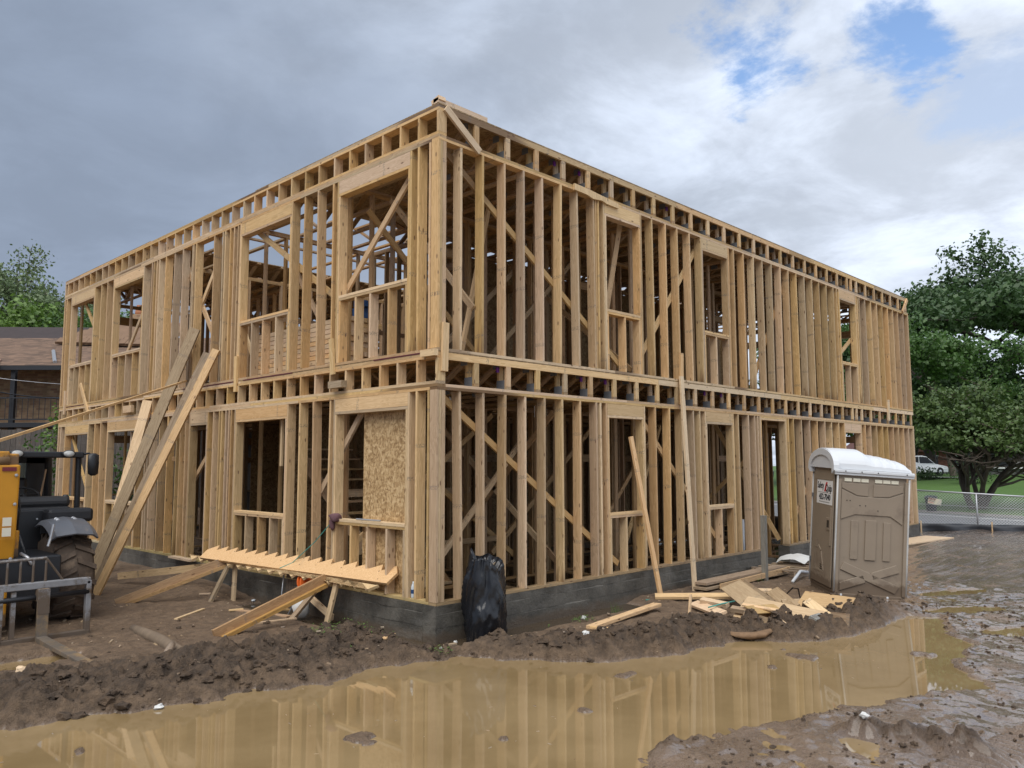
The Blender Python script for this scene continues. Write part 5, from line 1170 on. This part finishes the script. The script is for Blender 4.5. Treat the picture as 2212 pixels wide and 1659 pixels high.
def leaves_obj(name, V, m, parent):
    n = len(V); me = bpy.data.meshes.new(name); me.vertices.add(n*4); me.vertices.foreach_set('co', V.reshape(-1).astype(np.float32))
    me.loops.add(n*4); me.loops.foreach_set('vertex_index', np.arange(n*4, dtype=np.int32)); me.polygons.add(n); me.polygons.foreach_set('loop_start', (np.arange(n)*4).astype(np.int32)); me.update(calc_edges=True); me.materials.append(m)
    o = bpy.data.objects.new(name, me); link(o, parent); return o
def tree(name, label, base, height, spread, m, bark, seed, stems=1, trunk_r=.25, split=.35, levels=3, per=70, size=.22, lean=.25, clump=.8, cat='tree', group=None, flat=.7, crown_low=.3, fan=None, up_bias=.25):
    rs = np.random.RandomState(seed); rr = random.Random(seed); base = Vector(base); T_ = thing(name, label, cat, base, group); wood_ = MB(); tips = []
    def grow(p, d, L, r_, lv):
        n = 4; pts = [p]; q = p.copy(); dd = d.copy()
        for i in range(n):
            dd = (dd+Vector((rr.gauss(0, .13), rr.gauss(0, .13), rr.gauss(0, .07)))).normalized(); q = q+dd*L/n; pts.append(q.copy())
        wood_.tube(pts, [r_*(1-.12*i) for i in range(n+1)], 7 if lv < 2 else 5, False)
        if lv >= levels-1: tips.extend(pts[1:])
        if lv >= levels: return
        k = rr.randint(3, 4) if lv else rr.randint(4, 5)
        for i in range(k):
            a = 2*math.pi*(i+rr.random())/k; s_ = rr.uniform(.5, .95)
            nd = (dd*.62+Vector((math.cos(a), math.sin(a), 0))*s_*spread/height*1.55+Vector((0, 0, up_bias*rr.uniform(.3, 1)))).normalized()
            st = pts[-1] if i else pts[-1]; 
            if i >= 2: st = pts[rr.randint(2, 3)]
            grow(st, nd, L*rr.uniform(.60, .82), r_*.58, lv+1)
    for s_ in range(stems):
        a = 2*math.pi*(s_+.3*rr.random())/stems; dr = Vector((math.cos(a)*lean, math.sin(a)*lean, 1)).normalized() if stems > 1 else Vector((rr.gauss(0, .05), rr.gauss(0, .05), 1)).normalized()
        off = Vector((math.cos(a), math.sin(a), 0))*trunk_r*(1.2 if stems > 1 else 0)
        grow(base+off-Vector((0, 0, .2)), dr, height*split*rr.uniform(.9, 1.1), trunk_r, 0)
    wood_.obj('trunk', bark, T_, None, True)
    tips = [t_ for t_ in tips if t_.z > base.z+crown_low*height]
    C_ = np.array([t_[:] for t_ in tips]); 
    # fit the crown to the height and width wanted
    zr = C_[:, 2].max()-base.z; 
    V = leaf_cloud(None, C_, clump*rs.uniform(.6, 1.3, len(C_)), per, size, flat, rs); leaves_obj('crown', V, m, T_)
    return T_
# right side
mb = pz(2112, 1098, -.42)
tree('crepe_myrtle', 'broad multi-stemmed tree on the lawn behind the chain link fence', mb, 7.0, 6.3, LF_MYR, BARK, 4, stems=8, trunk_r=.13, split=.42, levels=3, per=26, size=.20, lean=.42, clump=.62, flat=.6, up_bias=.15, crown_low=.40)
tree('oak_tree', 'tall dark oak towering at the right edge', pd_(2235, 1010, 78), 28, 28, LF_OAK, BARKD, 9, stems=1, trunk_r=.75, split=.33, levels=4, per=62, size=.50, clump=1.9, flat=.75, up_bias=.22, crown_low=.12)
tree('oak_tree', 'dark oak beside the tall one, reaching over the building corner', pd_(2010, 1012, 84), 24, 24, LF_OAK, BARKD, 15, stems=1, trunk_r=.6, split=.33, levels=4, per=52, size=.50, clump=1.8, flat=.75, crown_low=.12)
tree('oak_tree', 'broad oak crown rising directly above the building far corner', pd_(1965, 1012, 92), 27, 28, LF_OAK, BARKD, 33, stems=1, trunk_r=.6, split=.32, levels=4, per=40, size=.52, clump=1.9, flat=.75, crown_low=.2)
tree('maple_tree', 'mid green tree just right of the building corner', pd_(2060, 1022, 60), 16.5, 13, LF_MID, BARK, 21, trunk_r=.25, split=.36, levels=3, per=60, size=.30, clump=1.1)
tree('distant_tree', 'green tree seen through the studs of the right wall', pd_(1780, 1022, 62), 12, 9, LF_MID, BARKD, 27, trunk_r=.3, split=.34, levels=3, per=60, size=.34, clump=1.3)
tree('distant_tree', 'dark tree behind the far end of the right wall', pd_(1620, 1022, 66), 12, 10, LF_OAK, BARKD, 28, trunk_r=.3, split=.34, levels=3, per=60, size=.34, clump=1.3)
tree('distant_tree', 'green tree behind the middle of the frame', pd_(1350, 1022, 70), 11, 10, LF_OAK, BARKD, 29, trunk_r=.3, split=.34, levels=3, per=60, size=.34, clump=1.3)
# left side
tree('tall_tree', 'tall pale leafed tree above the neighbouring roof at the left edge', pd_(25, 985, 50), 15.2, 9, LF_PALE, BARK, 44, trunk_r=.22, split=.36, levels=4, per=17, size=.22, clump=.66, up_bias=.5)
tree('tall_tree', 'pale leafed tree left of the building roof corner', pd_(112, 985, 48), 12.8, 11, LF_PALE, BARK, 43, trunk_r=.22, split=.36, levels=4, per=18, size=.22, clump=.70, up_bias=.4)
for i, (u_, dep, h_) in enumerate(((-40, 40, 10.5), (45, 41, 10.0), (135, 40, 9.8), (240, 42, 9.6), (350, 44, 9.4), (470, 46, 8.5))):
    tree('bushy_tree', ('yellow green bushy tree at the left frame edge', 'yellow green bushy tree over the neighbouring ridge', 'bushy tree at the left end of the frame', 'bushy tree seen through the leftmost upper window', 'bushy tree seen through the second upper window', 'bushy tree behind the left wall centre')[i], pd_(u_, 990, dep), h_, 7.5, LF_LIT if i < 3 else LF_MID, BARK, 50+i, trunk_r=.2, split=.36, levels=3, per=75, size=.26, clump=1.15, group='bushy trees behind the neighbouring house')
def shrub(name, label, pts, rad, per, size, m, seed, cat='shrub', group=None):
    rs = np.random.RandomState(seed); T_ = thing(name, label, cat, pts[0], group); V = leaf_cloud(None, [tuple(p) for p in pts], [rad]*len(pts), per, size, .9, rs); leaves_obj('foliage', V, m, T_)
    b = MB()
    for p in pts: b.tube([Vector(pts[0])-Vector((0, 0, .4)), Vector(p)], [.03, .012], 5)
    b.obj('stem', BARK, T_); return T_
shrub('vine', 'green vine climbing the fence beside the left end of the frame', [pd_(118+6*i, 960-14*i, 20.9) for i in range(6)], .42, 60, .10, LF_LIT, 3)
shrub('vine', 'leafy vine behind the telehandler cab on the fence', [pd_(90+10*(i % 3), 960+25*i, 21.6) for i in range(7)], .5, 80, .11, LF_MID, 4)
shrub('vine', 'dark shrub seen through the lower left windows', [pd_(250+12*i, 1010+22*(i % 4), 23.0) for i in range(8)], .7, 90, .12, LF_MID, 5)
for i, (u_, v_, dep) in enumerate(((2085, 1012, 56), (1985, 1030, 62), (2165, 1043, 62), (2205, 1045, 60))):
    shrub('garden_shrub', ('round shrub beside the driveway behind the myrtle', 'low hedge in front of the parked white car', 'low shrub at the foot of the grey brick house', 'second low shrub along the grey brick house')[i], [pd_(u_+8*k, v_+2*(k % 2), dep) for k in range(4)], (1.3, 1.0, .5, .5)[i], 260, .16, LF_DK if i < 2 else LF_MID, 70+i, group='garden shrubs across the road')

# ------------------------------------------------------------------ cars and buildings across the road
CARW = mat('white_car_paint', (.72, .73, .74), .22, .03, 3, 0); CARB = mat('dark_car_paint', (.02, .025, .035), .22, .05, 3, 0); RUB = mat('rubber', (.015, .015, .016), .8); CHR = mat('alloy', (.5, .5, .51), .3, .1, metallic=.8)
def car(name, label, loc, ang, paint, prof, glass, wid=1.86, wb=(.85, 3.7), r_=.36):
    Mc = Matrix.Translation(loc) @ Matrix.Rotation(ang, 4, 'Z'); c = thing(name, label, 'car', loc)
    cs = MB(); 
    secs = [(-wid/2, .96), (-wid/2+.12, 1.0), (wid/2-.12, 1.0), (wid/2, .96)]
    n = len(prof)
    for y, k in secs: cs.v += [(p[0]*1.0, y*(1-(.16 if p[1] > .95 else 0)), .22+(p[1]-.22)*k) for p in prof]
    for i in range(3):
        for j in range(n): cs.f.append((i*n+j, i*n+(j+1) % n, (i+1)*n+(j+1) % n, (i+1)*n+j))
    cs.f += [tuple(range(n))[::-1], tuple(range(3*n, 4*n))]
    body = cs.obj('body', paint, c, Mc, False, .05)
    for gp in glass:
        for sgn in (-1, 1):
            b = MB().prism(gp, .02, Matrix(((1, 0, 0, 0), (0, 0, 1, sgn*(wid/2*.84+.012)), (0, 1, 0, 0), (0, 0, 0, 1)))); b.obj('side_window', CARGL, body, Mc)
    for x in wb:
        for sgn in (-1, 1):
            Mw = Mc @ Matrix.Translation((x, sgn*(wid/2-.10), r_)) @ Matrix.Rotation(R(90), 4, 'X')
            w_ = MB().lathe([(.22, -.11), (r_-.03, -.11), (r_, -.08), (r_, .08), (r_-.03, .11), (.22, .11)], 22).obj('wheel', RUB, c, Mw, True); MB().lathe([(.03, -.13), (.22, -.10), (.23, 0), (.22, .10), (.03, .13)], 14).obj('rim', CHR, w_, Mw)
    return c, body, Mc
suv = [(0.05, .30), (.0, .62), (.10, .80), (1.0, .98), (1.15, 1.02), (1.95, 1.62), (2.4, 1.70), (4.2, 1.66), (4.65, 1.10), (4.72, .75), (4.66, .30)]
sp = pd_(2032, 1027.5, 68); rax = math.atan2(-rt0.y, -rt0.x)
c, body, Mc = car('parked_car', 'white car parked nose right on the driveway across the road', (sp.x, sp.y, sp.z), rax+.25, CARW, suv, [[(1.32, 1.05), (2.05, 1.56), (2.75, 1.60), (2.75, 1.05)], [(2.85, 1.05), (2.85, 1.60), (4.0, 1.56), (4.35, 1.10)]])
for sgn in (-1, 1): MB().box((.16, sgn*.70, .74), (.16, .30, .12)).obj('headlight', LENS, body, Mc)
MB().box((-.005, 0, .42), (.04, 1.2, .14)).obj('grille', RUB, body, Mc)
pk = [(0.05, .40), (.0, .85), (.15, 1.0), (1.3, 1.12), (1.9, 1.78), (3.3, 1.80), (3.55, 1.18), (5.4, 1.15), (5.45, .45)]
sp = pd_(1662, 1040, 48)
car('parked_pickup', 'dark pickup truck seen through the gap in the right wall', (sp.x, sp.y, sp.z-.2), rax, CARB, pk, [[(1.45, 1.18), (1.95, 1.70), (2.5, 1.72), (2.5, 1.18)], [(2.6, 1.18), (2.6, 1.72), (3.2, 1.72), (3.4, 1.2)]], 1.95, (.95, 4.4), .42)
dw = [pd_(1990, 1033, 62), pd_(2118, 1035, 62), pd_(2118, 1031, 75), pd_(1960, 1029, 75)]
for p in dw: p.z += .10
strip('driveway', [tuple(p) for p in dw], mat('pale_concrete', (.45, .44, .42), .8, .1))
def brickmat(name, a, b, mortar, scale=4.5):
    m, k = newmat(name); v = k.n('ShaderNodeTexCoord').outputs['Object']
    s_ = k.n('ShaderNodeSeparateXYZ', ins={0: v}); vv = k.n('ShaderNodeCombineXYZ', ins={0: k.math('ADD', s_.outputs[0], s_.outputs[1]), 1: s_.outputs[2], 2: 0.}).outputs[0]
    br_ = k.n('ShaderNodeTexBrick', ins={'Vector': vv, 'Color1': a+(1,), 'Color2': b+(1,), 'Mortar': mortar+(1,), 'Scale': scale, 'Mortar Size': .018, 'Bias': 0., 'Brick Width': .9, 'Row Height': .33})
    c = k.mix(k.smooth(k.noise(vv, 3.5, 3), .4, .7, 0, .6), br_.outputs[0], tuple(x*.45 for x in a)); finish(k, c, .85, br_.outputs['Fac'], -.4, .01); return m
RBR = brickmat('red_brick', (.20, .065, .045), (.26, .09, .06), (.22, .18, .16)); GBR = brickmat('grey_brick', (.15, .145, .135), (.20, .19, .175), (.12, .115, .11)); TBR = brickmat('tan_brick', (.46, .31, .175), (.27, .145, .085), (.38, .30, .22), 3.6)
SLATE = mat('dark_roof_shingle', (.040, .028, .027), .8, .3, 3, .5, 14); RROOF = mat('red_roof_tile', (.12, .05, .04), .8, .3, 3, .5, 14); TRIM = mat('white_trim', (.70, .70, .68), .6, .06); BLKT = mat('black_trim', (.018, .020, .025), .5, .2)
def shingles(name, a, b):
    m, k = newmat(name); v = k.n('ShaderNodeTexCoord').outputs['Object']; vo = k.n('ShaderNodeTexVoronoi', ins={'Vector': k.vmath('MULTIPLY', v, (3.2, 7, 7)), 'Scale': 1.}); cc = k.n('ShaderNodeSeparateColor', ins={0: vo.outputs['Color']}).outputs[0]
    c = k.mix(cc, a, b); finish(k, c, .85, vo.outputs['Distance'], .5, .02); return m
SHG = shingles('brown_shingle', (.085, .052, .034), (.20, .122, .078))
def framed(loc, ang): return Matrix.Translation(loc) @ Matrix.Rotation(ang, 4, 'Z')
ang_v = math.atan2(rt0.y, rt0.x)                       # local x to the right of the picture, y away from it
# grey brick house at the right edge
hp = pd_(2140, 1046, 66); Mh = framed((hp.x, hp.y, hp.z-.4), ang_v)
gh = thing('grey_brick_house', 'grey brick house front with white ledge behind the myrtle stems', 'house', (hp.x, hp.y, hp.z-.4))
gw = MB().box((8, 4, .85), (16, 8, 1.7)).obj('wall', GBR, gh, Mh); MB().box((8, -.05, 1.75), (16.3, .5, .16)).obj('ledge', TRIM, gw, Mh); MB().box((9, 4, 3.0), (13, 7, 2.4)).obj('upper_wall', GBR, gh, Mh)
MB().prism([(-.5, 4.2), (16.5, 4.2), (14, 6.2), (2, 6.2)], 8, Matrix(((1, 0, 0, 0), (0, 0, 1, 4), (0, 1, 0, 0), (0, 0, 0, 1)))).obj('roof', SLATE, gh, Mh)
for x in (3.6, 6.5, 10): w_ = MB().box((x, .46, 2.9), (1.3, .06, 1.3)).obj('window', CARGL, gh, Mh); MB().box((x, .43, 3.6), (1.5, .08, .1)).obj('frame', TRIM, w_, Mh); MB().box((x, .43, 2.2), (1.5, .1, .1)).obj('sill', TRIM, w_, Mh)
# red brick house in the distance
hp = pd_(1930, 1012, 105); Mh = framed((hp.x, hp.y, hp.z-1), ang_v); rh = thing('red_brick_house', 'low red brick house far behind the parked white car', 'house', (hp.x, hp.y, hp.z-1))
MB().box((8, 5, 1.6), (20, 9, 3.2)).obj('wall', RBR, rh, Mh); MB().prism([(-3, 3.2), (19, 3.2), (16, 5.4), (0, 5.4)], 11, Matrix(((1, 0, 0, 0), (0, 0, 1, 5), (0, 1, 0, 0), (0, 0, 0, 1)))).obj('roof', RROOF, rh, Mh)
for x in (2, 5.5, 9, 13): w_ = MB().box((x, .47, 2.0), (1.3, .06, 1.2)).obj('window', CARGL, rh, Mh); MB().box((x, .44, 2.65), (1.5, .08, .12)).obj('frame', TRIM, w_, Mh); MB().box((x, .44, 1.35), (1.5, .08, .12)).obj('sill', TRIM, w_, Mh)
# neighbouring brick house on the left
Mh = framed((2.2, 26.0, .3), R(-45)); nb = thing('neighbour_house', 'tan brick house with tiled roofs and a dark balcony behind the left fence', 'house', (2.2, 26, .3))
def nbp(b, name, m, parent=nb, **k): return b.obj(name, m, parent, Mh.copy(), **k)
wl_ = nbp(MB().box((-1, 5, 2.5), (20, 9.6, 5.0)), 'wall', TBR)
nbp(MB().box((-1.0, -.7, 2.85), (20, 1.5, .16)), 'balcony', BLKT)
for x in (-6, -3, .05, 3.2, 6.4): nbp(MB().box((x, -1.05, 2.5), (.16, .14, 5.0)), 'post', BLKT)
rl_ = nbp(MB().box((-1, -1.38, 3.82), (20, .05, .05)).box((-1, -1.38, 3.05), (20, .05, .05)), 'railing', BLKT)
for i in range(90): nbp(MB().box((-9+.2*i, -1.38, 3.43), (.016, .016, .78)), 'baluster', BLKT, rl_)
for x in (-1.9, 3.0): w_ = nbp(MB().box((x, .16, 4.0), (1.0, .06, 1.2)), 'window', CARGL); nbp(MB().box((x, .13, 4.0), (.06, .06, 1.3)).box((x, .13, 4.66), (1.1, .06, .1)), 'frame', BLKT, w_); nbp(MB().box((x, .13, 3.35), (1.1, .08, .1)), 'sill', BLKT, w_)
def slab(pts, t, name, m, parent=nb):
    p = [Vector(v) for v in pts]; nrm = (p[1]-p[0]).cross(p[3]-p[0]).normalized(); b = MB(); b.add([tuple(v) for v in p]+[tuple(v-nrm*t) for v in p], [(0, 1, 2, 3), (7, 6, 5, 4), (0, 4, 5, 1), (1, 5, 6, 2), (2, 6, 7, 3), (3, 7, 4, 0)]); return nbp(b, name, m, parent)
r1 = slab([(-11, -1.15, 5.02), (9, -1.15, 5.02), (9, 4.2, 6.85), (-11, 4.2, 6.85)], .16, 'roof', SHG)
nbp(MB().box((-1, -1.2, 4.92), (20, .12, .16)), 'gutter', BLKT, r1)
slab([(-11, -1.75, 4.98), (-.25, -1.75, 4.98), (-.9, -.3, 5.36), (-11, -.3, 5.36)], .12, 'porch_roof', mat('pale_shingle', (.27, .17, .115), .85, .2, 3, .4, 20), r1)
r2 = slab([(-12, 4.0, 6.3), (1.6, 4.0, 6.3), (1.3, 7.5, 7.85), (-12, 7.5, 7.95)], .2, 'upper_roof', SLATE)
# crossing hip of curved tiles: rows of tiles as single pieces
TIL = mat('clay_tile', (.19, .115, .068), .8, .35, 2, .3, 20); RID = mat('ridge_tile', (.24, .14, .12), .8, .2)
hip = slab([(-.6, 2.6, 6.45), (4.2, 1.8, 6.2), (4.2, 4.2, 7.35), (.45, 4.8, 7.55)], .1, 'hip_roof', TIL)
for j in range(9):
    for i in range(14):
        u_, v_ = (i+.5)/14, (j+.5)/9; a = Vector((-.6, 2.6, 6.45)).lerp(Vector((4.2, 1.8, 6.2)), u_); b_ = Vector((.45, 4.8, 7.55)).lerp(Vector((4.2, 4.2, 7.35)), u_); p = a.lerp(b_, v_)
        nbp(MB().box((p.x, p.y, p.z+.03), (.30, .40, .05), Euler((R(34), 0, 0)).to_matrix()), 'tile', TIL, hip)
for i in range(11): p = Vector((.45, 4.8, 7.6)).lerp(Vector((4.2, 4.2, 7.40)), i/10); nbp(MB().tube([p-Vector((.2, 0, 0)), p+Vector((.2, 0, 0))], .11, 8), 'ridge_cap', RID, hip, smooth=True)
nbp(MB().tube([(.10, 1.3, 5.88), (.75, .2, 5.51), (1.35, -.8, 5.17)], .07, 6), 'flashing', GREYM, hip)
chm = nbp(MB().box((1.45, 5.6, 7.5), (.5, .6, 1.2)), 'chimney', TBR, r2); nbp(MB().lathe([(.17, 8.5), (.20, 8.6), (.14, 8.95)], 12, Matrix.Translation((1.45, 5.6, -.4))), 'chimney_pot', mat('terracotta', (.38, .16, .08), .8), r2)
# board fence between the site and that house
WF = wood('fence_board', (.115, .100, .088), (.060, .050, .044), .35, .6)
bf = thing('board_fence', 'dark weathered board fence behind the left end of the frame', 'fence', (.5, 19.6, .4)); e = Vector((math.cos(R(-45)), math.sin(R(-45)), 0))
for i in range(-48, 62): p = Vector((.55, 19.45, .25))+e*(.150*i); board('fence_board', p, p+Vector((0, 0, 2.56+rng.uniform(-.03, .03))), .142, .020, WF, bf, e, .003)
for z in (.8, 2.4): p = Vector((.55, 19.45, z))+Vector((.05, .05, 0)); board('fence_rail', p-e*7.2, p+e*9.2, .09, .04, WF, bf, (0, 0, 1))
# overhead service wires
for lab, a, b_, r_ in (('black service cable sagging across the neighbouring roof', pd_(-60, 836, 22), pd_(330, 900-60, 30), .018), ('thin pale wire crossing before the neighbouring roof', pd_(-40, 812, 23), pd_(560, 808, 27), .010)):
    pts = [a.lerp(b_, t_)-Vector((0, 0, .35*4*t_*(1-t_))) for t_ in np.linspace(0, 1, 12)]; tag(MB().tube(pts, r_, 5).obj('service_wire', BLKT if 'black' in lab else GREYM, None, None, True), lab, 'wire')
